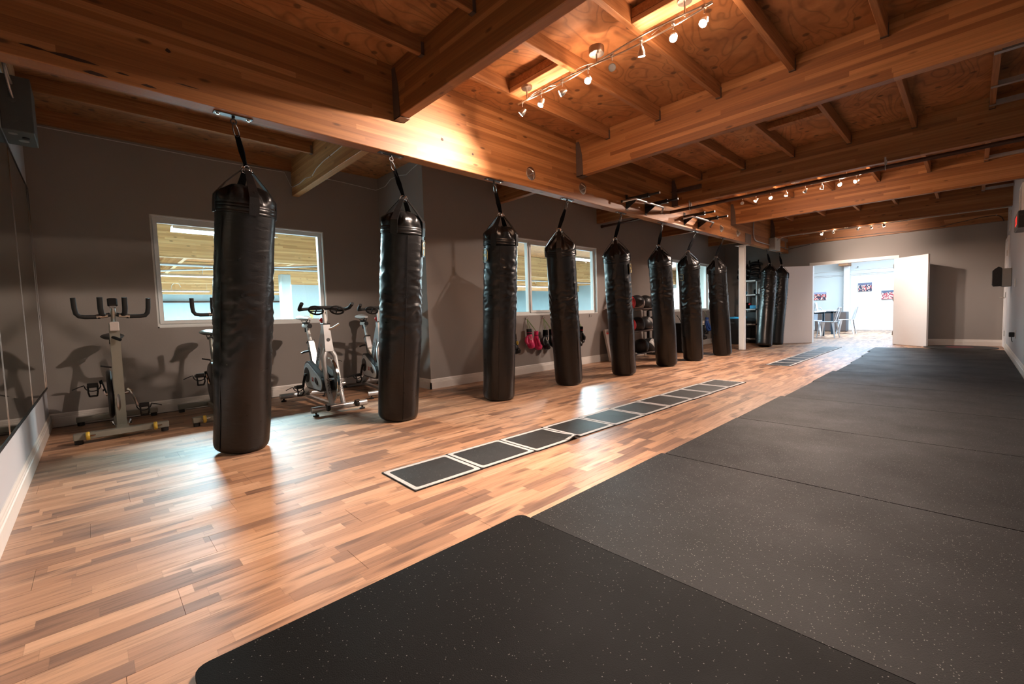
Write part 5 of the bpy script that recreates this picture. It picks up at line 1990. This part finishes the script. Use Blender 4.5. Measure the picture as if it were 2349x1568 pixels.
MB().box(-4.70, -4.695, ry0, ry1, 0.62, 0.80)
BR = 0.150
xb = (-4.27 - 4.50) / 2
hz = math.sqrt((BR + 0.0125) ** 2 - (0.23 / 2) ** 2)


def med_ball(lab, y, z, main, panel, rx=0.5, rz=0.3):
    t = thing('medicine_ball', lab, 'medicine ball', (xb, y, z + hz), (rx, 0.4, rz), 'medicine balls on the rack')
    MB().ball((0, 0, 0), BR, 32, 20).build('shell', main, t)
    if panel is not None:
        b = MB()
        vs, fs = [], []
        nu, nv = 24, 6
        for i in range(nv + 1):
            for j in range(nu + 1):
                la = R(-24 + 48 * i / nv)
                lo = R(-90 + 180 * j / nu)
                rr = BR * 1.004
                vs.append((rr * math.cos(la) * math.cos(lo), rr * math.cos(la) * math.sin(lo), rr * math.sin(la)))
        for i in range(nv):
            for j in range(nu):
                v0 = i * (nu + 1) + j
                fs.append((v0, v0 + 1, v0 + nu + 2, v0 + nu + 1))
        b.add(vs, fs, True).build('panel', panel, t, fix=False)
    b = MB()
    for k in range(2):
        pts = []
        for q in range(36):
            a = 2 * PI * q / 36
            v = Vector((math.cos(a), math.sin(a), 0)) if k == 0 else Vector((math.cos(a), 0, math.sin(a)))
            pts.append(v * BR * 1.0)
        b.tube(pts, 0.0022, 5, closed=True)
    b.build('seam', main, t)


top, midt, low = tiers[2], tiers[1], tiers[0]
med_ball('red medicine ball on the top tier, left end', 7.16, top, M['ball_red'], None)
med_ball('black medicine ball with broad grey panel on the top tier', 7.48, top, M['ball_black'], M['ball_grey'], 0.9, 0.2)
med_ball('black medicine ball with grey top on the top tier, half behind the sixth bag', 7.80, top, M['ball_black'], M['ball_grey'], 1.5, 0.9)
med_ball('black medicine ball hidden at the right end of the top tier', 8.12, top, M['ball_black'], None)
med_ball('red medicine ball on the middle tier, left end', 7.17, midt, M['ball_red'], None)
med_ball('plain black medicine ball on the middle tier, right of the red one', 7.49, midt, M['ball_black'], None, 0.2, 1.0)
med_ball('black medicine ball with tan grey panel on the middle tier, beside the sixth bag', 7.81, midt, M['ball_black'], M['ball_grey'], 1.9, 0.5)
med_ball('black medicine ball hidden at the right end of the middle tier', 8.13, midt, M['ball_black'], None)
med_ball('plain black medicine ball in front on the lowest tier', 7.62, low, M['ball_black'], None)
med_ball('black medicine ball on the lowest tier, beside the sixth bag', 7.95, low, M['ball_black'], M['ball_grey'], 2.2, 0.2)

# ------------------------------------------------------------------ things between the sixth and eighth bags
t = thing('plyo_box', 'black padded box standing between the sixth and seventh punching bags', 'box', (-4.42, 9.27, 0))
MB().cbox((0, 0, 0.3205), (0.36, 0.46, 0.62), None, 0.012).build('body', M['leather'], t)
MB().tube([(0.182, -0.06, 0.34), (0.20, -0.05, 0.33), (0.20, 0.05, 0.33), (0.182, 0.06, 0.34)], 0.006, 6).build('handle', M['black_metal'], t)
for s in (-1, 1):
    pass
MB().tube([(0.12, -0.12, 0.632), (0.06, -0.10, 0.74), (0.0, -0.08, 0.80)], 0.006, 6).build('strap', M['webbing'], t)
t = thing('folded_mat', 'tall dark folded mat standing upright behind the sixth punching bag', 'mat', (-4.66, 8.86, 0))
MB().cbox((0, 0, 0.51), (0.14, 0.20, 1.0), None, 0.02).build('foam_panel', M['leather'], t)

# dark long foam leaning near the window end
t = thing('foam_bolster', 'tall dark grey foam bolster leaning right of the eighth punching bag', 'bolster', (-4.33, 11.60, 0.004), (R(-3), R(-4), 0))
MB().cbox((0, 0, 0.64), (0.12, 0.13, 1.26), None, 0.02).build('foam', simple('charcoal_foam', (0.045, 0.045, 0.050), 0.7), t)
MB().cbox((0.061, -0.01, 1.16), (0.003, 0.05, 0.06)).build('tag', M['red'], t)

# black box with blue lid
t = thing('storage_box', 'black storage box with bright blue lid left of the white post', 'box', (-4.18, 11.92, 0))
MB().cbox((0, 0, 0.322), (0.44, 0.34, 0.64), None, 0.008).build('body', M['black_plastic'], t)
MB().cbox((0, 0, 0.667), (0.46, 0.36, 0.046), None, 0.008).build('lid', M['bright_blue'], t)
MB().tube([(0.05 - 0.12, -0.172, 0.55), (0.05 - 0.12, -0.19, 0.54), (0.17 - 0.12, -0.19, 0.54), (0.17 - 0.12, -0.172, 0.55)], 0.005, 6).build('handle', M['chrome'], t)

# resin shelf unit
sh = thing('shelf_unit', 'grey resin shelf unit with black corner joints behind the white post', 'shelf', (-3.97, 12.45, 0))
sx0, sx1, sy0, sy1 = -4.18, -3.74, 12.20, 12.80
levels = [0.13, 0.50, 0.88, 1.25, 1.61]
for z in levels:
    b = MB()
    b.box(sx0 + 0.05, sx1 - 0.05, sy0, sy1, z - 0.03, z)
    b.box(sx0, sx0 + 0.05, sy0 + 0.05, sy1 - 0.05, z - 0.03, z)
    b.box(sx1 - 0.05, sx1, sy0 + 0.05, sy1 - 0.05, z - 0.03, z)
    s_ = b.build('shelf_board', M['shelf_grey'], sh, True)
    b = MB()
    for x in (sx0, sx1 - 0.052):
        for y in (sy0 - 0.002, sy1 - 0.05):
            b.box(x, x + 0.052, y, y + 0.052, z - 0.034, z + 0.003)
    b.build('corner_joint', M['black_plastic'], s_, True)
for x in (sx0 + 0.026, sx1 - 0.026):
    for y in (sy0 + 0.024, sy1 - 0.024):
        MB().cyl((x, y, 0.001), (x, y, 1.605), 0.019, 12).build('leg', M['shelf_grey'], sh, True)


# kick shields stacked on top of the shelf
def shield(lab, x, y, z, yaw, w_=0.36, d_=0.30, h_=0.15):
    t = thing('kick_shield', lab, 'kick shield', (x, y, z), (0, 0, yaw), 'black kick shields stacked on the shelf')
    b = MB()
    secs = [(-0.5, 0.80, 0.65), (-0.42, 1, 0.95), (-0.15, 1.02, 1.0), (0.0, 1.04, 0.86), (0.15, 1.02, 1.0), (0.42, 1, 0.95), (0.5, 0.8, 0.65)]
    vs, fs = [], []
    n = 16
    for (sx, wy, hh) in secs:
        for j in range(n):
            a = 2 * PI * j / n
            ca, sa = math.cos(a), math.sin(a)
            e = 0.5
            px = math.copysign(abs(ca) ** e, ca) * d_ / 2 * wy
            pz = math.copysign(abs(sa) ** e, sa) * h_ / 2 * hh
            vs.append((sx * w_, px, h_ / 2 + pz + 0.03 * (1 - (2 * sx) ** 2)))
    for i in range(len(secs) - 1):
        for j in range(n):
            j2 = (j + 1) % n
            fs.append((i * n + j, i * n + j2, (i + 1) * n + j2, (i + 1) * n + j))
    fs.append(tuple(reversed(range(n))))
    fs.append(tuple((len(secs) - 1) * n + j for j in range(n)))
    b.add(vs, fs, True).build('pad', M['leather'], t)
    q = MB()
    for s in (-0.1, 0.1):
        q.ribbon([(s, -d_ / 2 - 0.004, 0.05), (s, -d_ / 2 - 0.02, 0.09), (s, -d_ / 2 - 0.004, 0.14)], (1, 0, 0), 0.03, 0.004)
    q.build('handle', M['webbing'], t)


for k in range(4):
    side = ['lowest', 'second', 'third', 'topmost'][k]
    shield('black kick shield right of the post top, %s of its stack' % side, -3.86 + 0.008 * (k % 2), 12.45, 1.614 + k * 0.120, R(4 + 5 * (k % 3)), 0.235, 0.40, 0.085)
for k in range(3):
    side = ['lowest', 'middle', 'topmost'][k]
    shield('black kick shield left of the post top, %s of its stack' % side, -4.115, 12.45, 1.614 + k * 0.135, R(-3 + 4 * k), 0.225, 0.40, 0.10)

# small goods on the shelves
def cylbox(name, lab, cat, mat, a, b_, r, hole=None):
    t = thing(name, lab, cat, a)
    a, b_ = Vector(a), Vector(b_)
    MB().cyl((0, 0, 0), b_ - a, r, 20).build('body', mat, t)
    if hole:
        d = (b_ - a).normalized()
        MB().cyl(-d * 0.001, -d * 0.003, r * 0.45, 14).build('core', hole, t)
    return t


cylbox('foam_roller', 'white foam roller on the upper shelf, right of the post', 'roller', M['white_plastic'], (-3.70, 12.23, 1.321), (-3.70, 12.62, 1.321), 0.07, M['shelf_grey'])
cylbox('foam_roller', 'small blue foam roller on the upper shelf, left of the post', 'roller', M['bright_blue'], (-4.12, 12.215, 1.3005), (-4.12, 12.5, 1.3005), 0.047, M['black_plastic'])
t = thing('gear_pile', 'dark soft gear bag on the upper shelf beside the white roller', 'bag', (-3.86, 12.50, 1.2515))
MB().ball((0, 0, 0.075), 0.078, 20, 12, (0.75, 1.3, 0.95)).build('bag', M['webbing'], t)
t = thing('storage_tray', 'flat blue tray with dark gear on the middle shelf', 'tray', (-3.84, 12.42, 0.8815))
MB().cbox((0, 0, 0.045), (0.18, 0.40, 0.085), None, 0.006).build('tray', M['bright_blue'], t)
t = thing('gear_pile', 'dark gear with red and orange pieces on the middle shelf', 'bag', (-4.05, 12.42, 0.8815))
MB().ball((0, 0, 0.085), 0.085, 18, 10, (1.1, 1.6, 0.95)).build('bag', M['webbing'], t)
MB().ball((0.08, -0.06, 0.12), 0.035, 12, 8, (1, 1.4, 0.8)).build('red_piece', M['red'], t)
t = thing('storage_bin', 'black bin on the lower middle shelf behind the ninth bag', 'box', (-3.96, 12.5, 0.5015))
MB().cbox((0, 0, 0.15), (0.32, 0.44, 0.295), None, 0.01).build('bin', M['black_plastic'], t)
t = thing('storage_bin', 'black bin on the lowest shelf behind the ninth bag', 'box', (-3.96, 12.5, 0.1315))
MB().cbox((0, 0, 0.14), (0.32, 0.44, 0.275), None, 0.01).build('bin', M['black_plastic'], t)

# ------------------------------------------------------------------ right wall: timer, dispenser, switch, outlet, vents
t = thing('interval_timer', 'black wall timer with red digits high on the right wall', 'timer', (XR, 8.30, 1.76))
MB().cbox((-0.045, 0, 0.10), (0.088, 0.62, 0.20), None, 0.003).build('case', M['black_plastic'], t)
b = MB()
b.cbox((-0.0905, 0, 0.10), (0.003, 0.60, 0.185))
f = b.build('display', M['black_metal'], t)
my = frame_m((-0.0925, 0, 0.10), (0, -1, 0), (0, 0, 1))
lettering('12:30', 0.16, M['led'], f, my)
b = MB()
for k in range(5):
    b.box(-0.07 + k * 0.013, -0.065 + k * 0.013, -0.3135, -0.3105, 0.14, 0.16)
b.build('vent_slot', M['steel_dark'], t)

t = thing('towel_dispenser', 'black and grey paper towel dispenser on the right wall near the far corner', 'dispenser', (XR, 11.05, 1.12))
b = MB()
b.cbox((-0.055, 0, 0.16), (0.108, 0.29, 0.30), None, 0.006)
b.build('back_case', M['box_grey'], t)
b = MB()
b.prism([(-0.11, 0.02), (-0.20, 0.02), (-0.215, 0.05), (-0.215, 0.28), (-0.19, 0.31), (-0.15, 0.345), (-0.11, 0.32)], 'y', -0.145, 0.145)
b.build('cover', M['black_plastic'], t)
MB().cbox((-0.2165, 0, 0.20), (0.004, 0.05, 0.016)).build('badge', M['chrome'], t)
t = thing('light_switch', 'cream light switch plate on the right wall', 'switch', (XR, 9.98, 1.10))
MB().cbox((-0.004, 0, 0.06), (0.007, 0.115, 0.12), None, 0.002).build('plate', M['white_plastic'], t)
for s in (-0.025, 0.025):
    MB().cbox((-0.010, s, 0.06), (0.006, 0.03, 0.06), None, 0.001).build('rocker', M['white_plastic'], t)
t = thing('power_outlet', 'wall outlet low on the right wall near the floor mats', 'outlet', (XR, 9.55, 0.36))
MB().cbox((-0.004, 0, 0.06), (0.007, 0.075, 0.12), None, 0.002).build('plate', M['white_plastic'], t)
t = thing('power_adapter', 'black plug adapter in the outlet on the right wall', 'adapter', (XR - 0.0085, 9.55, 0.365))
MB().cbox((-0.03, 0, 0.045), (0.055, 0.05, 0.07), None, 0.006).build('body', M['black_plastic'], t)
MB().tube([(-0.03, 0, 0.01), (-0.03, 0, -0.03), (-0.02, 0.0, -0.06)], 0.004, 6).build('cord', M['black_plastic'], t)
for (y0, y1, z0, z1, lab) in ((11.62, 11.98, 2.12, 2.46, 'white slatted vent grille high on the right wall, farther one'), (9.05, 9.55, 2.02, 2.46, 'white slatted vent grille high on the right wall, nearer one')):
    t = thing('vent_grille', lab, 'vent', (XR, (y0 + y1) / 2, z0), group='wall vents')
    b = MB()
    b.box(XR - 0.016, XR, y0, y0 + 0.03, z0, z1)
    b.box(XR - 0.016, XR, y1 - 0.03, y1, z0, z1)
    b.box(XR - 0.016, XR, y0 + 0.03, y1 - 0.03, z0, z0 + 0.03)
    b.box(XR - 0.016, XR, y0 + 0.03, y1 - 0.03, z1 - 0.03, z1)
    b.build('frame', M['white'], t, True)
    nsl = int((z1 - z0 - 0.07) / 0.025)
    for k in range(nsl):
        z = z0 + 0.045 + k * 0.025
        MB().box(XR - 0.012, XR - 0.001, y0 + 0.031, y1 - 0.031, z, z + 0.006).build('slat', M['white'], t, True)
# exit sign letters on the door frame are too small to read; hinge side plate only

# ------------------------------------------------------------------ lobby beyond the double doors
LY = 19.77
lob = MB()
lob.box(-6.2, 3.3, LY, LY + 0.12, 0, DECK)
struct(lob.build('wall_lobby_far', M['wall_lobby']))
lob = MB()
lob.box(3.2, 3.3, YF, LY, 0, DECK)
struct(lob.build('wall_lobby_right', M['wall_lobby']))
lob = MB()
lob.box(-6.2, -6.1, YF + 0.12, LY, 0, DECK)
lob.box(-6.2, XW2 - 0.12, YF + 0.005, YF + 0.12, 0, DECK)
lob.box(XR + 0.12, 3.3, YF, YF + 0.12, 0, DECK)
struct(lob.build('wall_lobby_left', M['wall_lobby']))
b = MB()
b.box(-6.1, 3.2, LY - 0.015, LY, 0, 0.125)
struct(b.build('baseboard_lobby', M['door']))
t = thing('lobby_post', 'white square post against the back wall of the bright lobby', 'post', (-3.10, LY - 0.12, 0))
MB().cbox((0, 0, 1.14), (0.17, 0.17, 2.28), None, 0.008).build('shaft', M['white'], t)
t = thing('glulam_beam', 'short orange beam end above the lobby post', 'beam', (-3.10, 19.3, 2.29))
MB().box(-3.28, -3.0, 19.2, LY - 0.002, 2.285, 2.45).build('timber', M['glulam_y'], t, True)
for k, z in enumerate((2.13, 2.00, 1.955)):
    t = thing('conduit', ['upper', 'middle', 'lowest'][k] + ' thin white conduit along the back wall of the lobby', 'conduit', (-2, LY - 0.02, z), group='lobby wall conduits')
    MB().cyl((-6.0, LY - 0.018, z), (3.1, LY - 0.018, z), 0.014, 8).build('pipe', M['white'], t, True)
for k, (x0, x1, z0, z1, lab, sky, lo) in enumerate(((-2.79, -2.41, 1.36, 1.655, 'canvas photo of a crowd on the lobby wall, higher of the right two', (0.12, 0.13, 0.2), (0.02, 0.02, 0.05)),
                                                    (-2.15, -1.76, 1.05, 1.352, 'canvas photo of a group in red shirts, rightmost on the lobby wall', (0.08, 0.1, 0.15), (0.3, 0.03, 0.05)),
                                                    (-4.11, -3.72, 1.115, 1.40, 'canvas photo of a group under a grey sky, leftmost on the lobby wall', (0.35, 0.36, 0.5), (0.05, 0.05, 0.08)))):
    t = thing('canvas_picture', lab, 'picture', ((x0 + x1) / 2, LY, z0), group='canvas pictures in the lobby')
    MB().box(x0, x1, LY - 0.04, LY - 0.002, z0, z1).build('stretcher', M['white'], t, True)
    MB().box(x0, x1, LY - 0.043, LY - 0.0405, z0, z1).build('print', photo_mat('crowd_photo_print', k * 3.7, sky, lo), t, True)
t = thing('security_camera', 'small white ceiling camera with black lens near the lobby post', 'camera', (-2.85, LY - 0.02, 2.20))
MB().cyl((0, 0, 0), (0.05, -0.10, 0.02), 0.02, 12).build('housing', M['white'], t)
MB().cyl((0.05, -0.10, 0.02), (0.06, -0.12, 0.024), 0.018, 12).build('lens', M['black_plastic'], t)
MB().cyl((0, 0.018, 0), (0, 0.0, 0), 0.03, 12).build('base', M['white'], t)


def table(x0, x1, y0, y1, lab):
    t = thing('lobby_table', lab, 'table', ((x0 + x1) / 2, (y0 + y1) / 2, 0), group='lobby tables')
    MB().box(x0, x1, y0, y1, 0.715, 0.75).build('tabletop', M['shelf_grey'], t, True)
    b = MB()
    b.box(x0 + 0.03, x1 - 0.03, y0 + 0.03, y0 + 0.05, 0.66, 0.715)
    b.box(x0 + 0.03, x1 - 0.03, y1 - 0.05, y1 - 0.03, 0.66, 0.715)
    b.build('apron', M['table_blue'], t, True)
    for x in (x0 + 0.03, x1 - 0.08):
        for y in (y0 + 0.03, y1 - 0.08):
            MB().box(x, x + 0.05, y, y + 0.05, 0.001, 0.715).build('leg', M['table_blue'], t, True)


M['table_blue'] = simple('dark_blue_steel_leg', (0.02, 0.05, 0.08), 0.4, 0.3)
table(-3.75, -2.99, 14.45, 15.86, 'grey topped table with dark legs just inside the double doors')
table(-3.75, -2.95, 16.72, 17.62, 'second grey topped table with dark legs, further back in the lobby')


def cafe_chair(lab, x, y, rot):
    t = thing('metal_chair', lab, 'chair', (x, y, 0), (0, 0, rot), 'light metal cafe chairs')
    m = M['chair_metal']
    MB().cbox((0, 0, 0.445), (0.36, 0.36, 0.022), None, 0.01).build('seat', m, t)
    for sx in (-1, 1):
        for sy in (-1, 1):
            MB().ribbon([(sx * 0.15, sy * 0.15, 0.44), (sx * 0.17, sy * 0.17, 0.30), (sx * 0.215, sy * 0.215, 0.002)], (1, -sx * sy, 0), [0.07, 0.05, 0.03], 0.014).build('leg', m, t)
    b = MB()
    pts = []
    for k in range(15):
        a = PI * k / 14
        z = 0.44 + 0.40 * min(1, math.sin(a) * 1.4)
        pts.append((-0.17 - 0.10 * (z - 0.44) / 0.4, 0.18 * math.cos(a), z))
    b.tube(pts, 0.012, 8)
    b.build('back_frame', m, t)
    MB().ribbon([(-0.17, 0, 0.44), (-0.27, 0, 0.84)], (0, 1, 0), 0.10, 0.005).build('back_slat', m, t)
    return t


M['chair_metal'] = simple('pale_blue_grey_chair_metal', (0.55, 0.60, 0.66), 0.3, 0.5)
cafe_chair('pale metal cafe chair tucked at the near table, closest to the doorway', -2.78, 15.0, R(175))
cafe_chair('pale metal cafe chair facing the far table, rightmost in the lobby', -2.70, 17.1, R(180))
cafe_chair('pale metal cafe chair behind the near table', -3.35, 16.15, R(-90))
cafe_chair('pale metal cafe chair hidden on the left side of the near table', -3.95, 15.1, R(0))
t = thing('menu_card', 'white folded menu card standing on the near lobby table', 'card', (-3.2, 15.45, 0.7505))
b = MB()
b.ribbon([(0, 0, 0), (0.03, 0, 0.25)], (0, 1, 0), 0.20, 0.003)
b.ribbon([(0.08, 0, 0), (0.034, 0, 0.25)], (0, 1, 0), 0.20, 0.003)
b.build('card', M['white'], t)
t = thing('dark_box', 'dark low cabinet behind the lobby chairs', 'cabinet', (-3.35, 18.6, 0))
MB().cbox((0, 0, 0.34), (0.9, 0.4, 0.66), None, 0.01).build('body', simple('dark_grey_cabinet', (0.06, 0.06, 0.07), 0.5), t)
for s in (-1, 1):
    MB().cbox((s * 0.22, -0.203, 0.34), (0.42, 0.006, 0.62)).build('door', M['steel_dark'], t)

# ------------------------------------------------------------------ the neighbouring gym hall seen through the windows
GX0 = -26.5
fo = struct(MB().box(GX0, -6.2, -9, 22.5, -0.06, 0).build('floor', simple('gym_floor', (0.50, 0.52, 0.53), 0.5)))
g = MB()
g.box(GX0 - 0.1, GX0, -9, 22.5, 0, DECK)
struct(g.build('wall_gym_far', M['wall_gym']))
g = MB()
g.box(GX0, XW1 - WT, -9.1, -9, 0, DECK)
struct(g.build('wall_gym_near', M['wall_gym']))
g = MB()
wall_panel(g, 'y', 22.4, 0.1, GX0, -6.1, 0, DECK, [(-14.6, -9.8, 0.0, 2.05)])
struct(g.build('wall_gym_end', M['wall_gym']))
g = MB()
g.box(XW1 - WT, XW1 - WT + 0.1, -9, YB - 0.12, 0, DECK)
g.box(-6.2, -6.1, LY, 22.5, 0, DECK)
struct(g.build('wall_gym_side', M['wall_gym']))
# daylight at the gym's open roller door
dd = area('roller_door_daylight', (-12.2, 22.9, 1.1), (4.8, 2.0), 520, (0.86, 0.96, 1.0), (R(-90), 0, 0))
dd.rotation_euler = (R(-90), 0, 0)
o = MB().box(-15.2, -9.2, 22.96, 23.0, 0, 2.4).build('daylight_sheet', emis('overcast_daylight', (0.85, 0.96, 1.0), 3.2))  # glowing sheet added as the daylight outside the roller door, no window
struct(o)
for k, x in enumerate((-10.75, -17.2, -23.4)):
    t = thing('glulam_beam', ['pale wide glulam beam of the gym next door, nearest the windows', 'pale glulam beam of the gym next door, second from the windows', 'pale glulam beam of the gym next door, farthest from the windows'][k], 'beam', (x, 6, LZ))
    MB().box(x - 0.12, x, -9, 22.4, 2.25 + 0.0 * k, DECK).build('timber', M['pine_y'], t, True)
for k in range(3):
    xa, xb_ = ((-17.2, -10.87), (-23.4, -17.32), (GX0, -23.52))[k]
    for j in range(12):
        y = -5.5 + 2.39 * j
        if y > 22:
            continue
        b = MB().box(xa, xb_, y, y + 0.08, 2.5, DECK)
        o = b.build('cross_beam', M['pine_x'], ceil, True)
for j in range(3):
    xa, xb_ = ((-10.7, -6.08), (-17.1, -10.8), (-23.4, -17.3))[j]
    for k in range(12):
        MB().box(xa + 0.002, xb_ - 0.002, -9 + 2.44 * k, -9 + 2.44 * (k + 1) - 0.004, DECK, DECK + 0.01).build('plywood_sheet', M['ply'], ceil)

FX = [((-8.0, 1.60), 'long fluorescent fixture seen in the upper left of the bike window'), ((-7.95, 5.5), 'fluorescent fixture in the gym hidden between the windows'),
      ((-7.05, 9.3), 'fluorescent fixture seen at the upper right of the middle window'), ((-7.6, 13.2), 'fluorescent fixture in the gym beyond the far window'), ((-7.9, -2.4), 'fluorescent fixture in the gym behind the mirror wall')]
for x, row in ((-15.4, 'second'), (-22.3, 'third')):
    for j in range(5):
        FX.append(((x, -2.2 + 4.6 * j), 'fluorescent fixture in the %s row of the gym, number %s from the near end' % (row, ['one', 'two', 'three', 'four', 'five'][j])))
for k, ((x, y), lab) in enumerate(FX):
    ln = 1.36 if x > -10 else 2.6
    t = thing('fluorescent_light', lab, 'light', (x, y, 2.36), (0, 0, 0), 'fluorescent lights in the gym')
    MB().prism([(-0.17, -0.06), (-0.10, 0.0), (0.10, 0.0), (0.17, -0.06), (0.165, -0.064), (0.09, -0.012), (-0.09, -0.012), (-0.165, -0.064)], 'y', -ln / 2, ln / 2).build('housing', M['white'], t)
    for s in (-0.085, 0, 0.085):
        MB().cyl((s, -ln / 2 + 0.02, -0.038), (s, ln / 2 - 0.02, -0.038), 0.019, 10).build('tube', M['tube'], t)
    b = MB()
    for yy in (-ln / 2 + 0.1, ln / 2 - 0.1):
        b.cyl((0, yy, 0), (0, yy, DECK - 2.36), 0.003, 6)
    b.build('hanger_wire', M['nickel'], t)
    al = area('fluorescent_glow', (x, y, 2.30), (0.24, ln - 0.1), (GYM_W if x > -10 else GYM_W * 1.6), FLUO_COL, (0, 0, 0))
    al.parent = t
    al.location = (0, 0, -0.058)
    if x < -10:
        b = MB()
        b.tube([(0, 0, 0.0), (0.0, 0.02, 0.18), (0, 0.12, 0.28), (0, 0.26, 0.25), (0, 0.32, 0.12)], 0.012, 8)
        b.build('flexible_conduit', M['white'], t)
# gym pipes and a white board with yellow print
t = thing('conduit', 'dark steel conduit crossing the gym behind the bike window', 'conduit', (-11.4, 4, 2.22))
MB().cyl((-11.6, -9, 2.2), (-11.6, 22.3, 2.2), 0.03, 10).build('pipe', M['galv'], t, True)
t = thing('conduit', 'diagonal steel brace under the gym ceiling', 'conduit', (-14.4, 3, 2.4))
MB().cyl((-17.1, -1.5, 2.35), (-10.9, 6.0, 2.40), 0.025, 8).build('pipe', M['galv'], t, True)
t = thing('conduit', 'dark pipe high on the far gym wall', 'conduit', (GX0 + 0.1, 5, 2.2))
MB().cyl((GX0 + 0.1, -9, 2.05), (GX0 + 0.1, 22.3, 2.05), 0.04, 8).build('pipe', M['pipe_iron'], t, True)
t = thing('gym_column', 'grey square column in the gym seen through the right half of the bike window', 'column', (-15.9, 4.75, 0))
MB().cbox((0, 0, 1.25), (0.3, 0.3, 2.5), None, 0.01).build('shaft', simple('gym_column_grey', (0.35, 0.38, 0.37), 0.6), t)
t = thing('gym_partition', 'pale blue gym partition with yellow loop graphic behind the bike window', 'partition', (-13.0, 5.0, 0))
MB().box(-13.1, -13.0, 4.05, 7.6, 0, 1.95).build('panel', simple('pale_partition', (0.62, 0.72, 0.78), 0.5), t, True)
loop = [(4.95 + 0.42 * (abs(math.cos(a)) ** 0.5) * (1 if math.cos(a) > 0 else -1), 1.02 + 0.30 * (abs(math.sin(a)) ** 0.5) * (1 if math.sin(a) > 0 else -1)) for a in [2 * PI * q / 28 for q in range(28)]]
MB().tube([(-12.99, p[0], p[1]) for p in loop], 0.045, 6, closed=True, flat=1.0).build('yellow_loop', simple('pale_yellow_print', (0.75, 0.60, 0.22), 0.5), t, True)
b = MB()
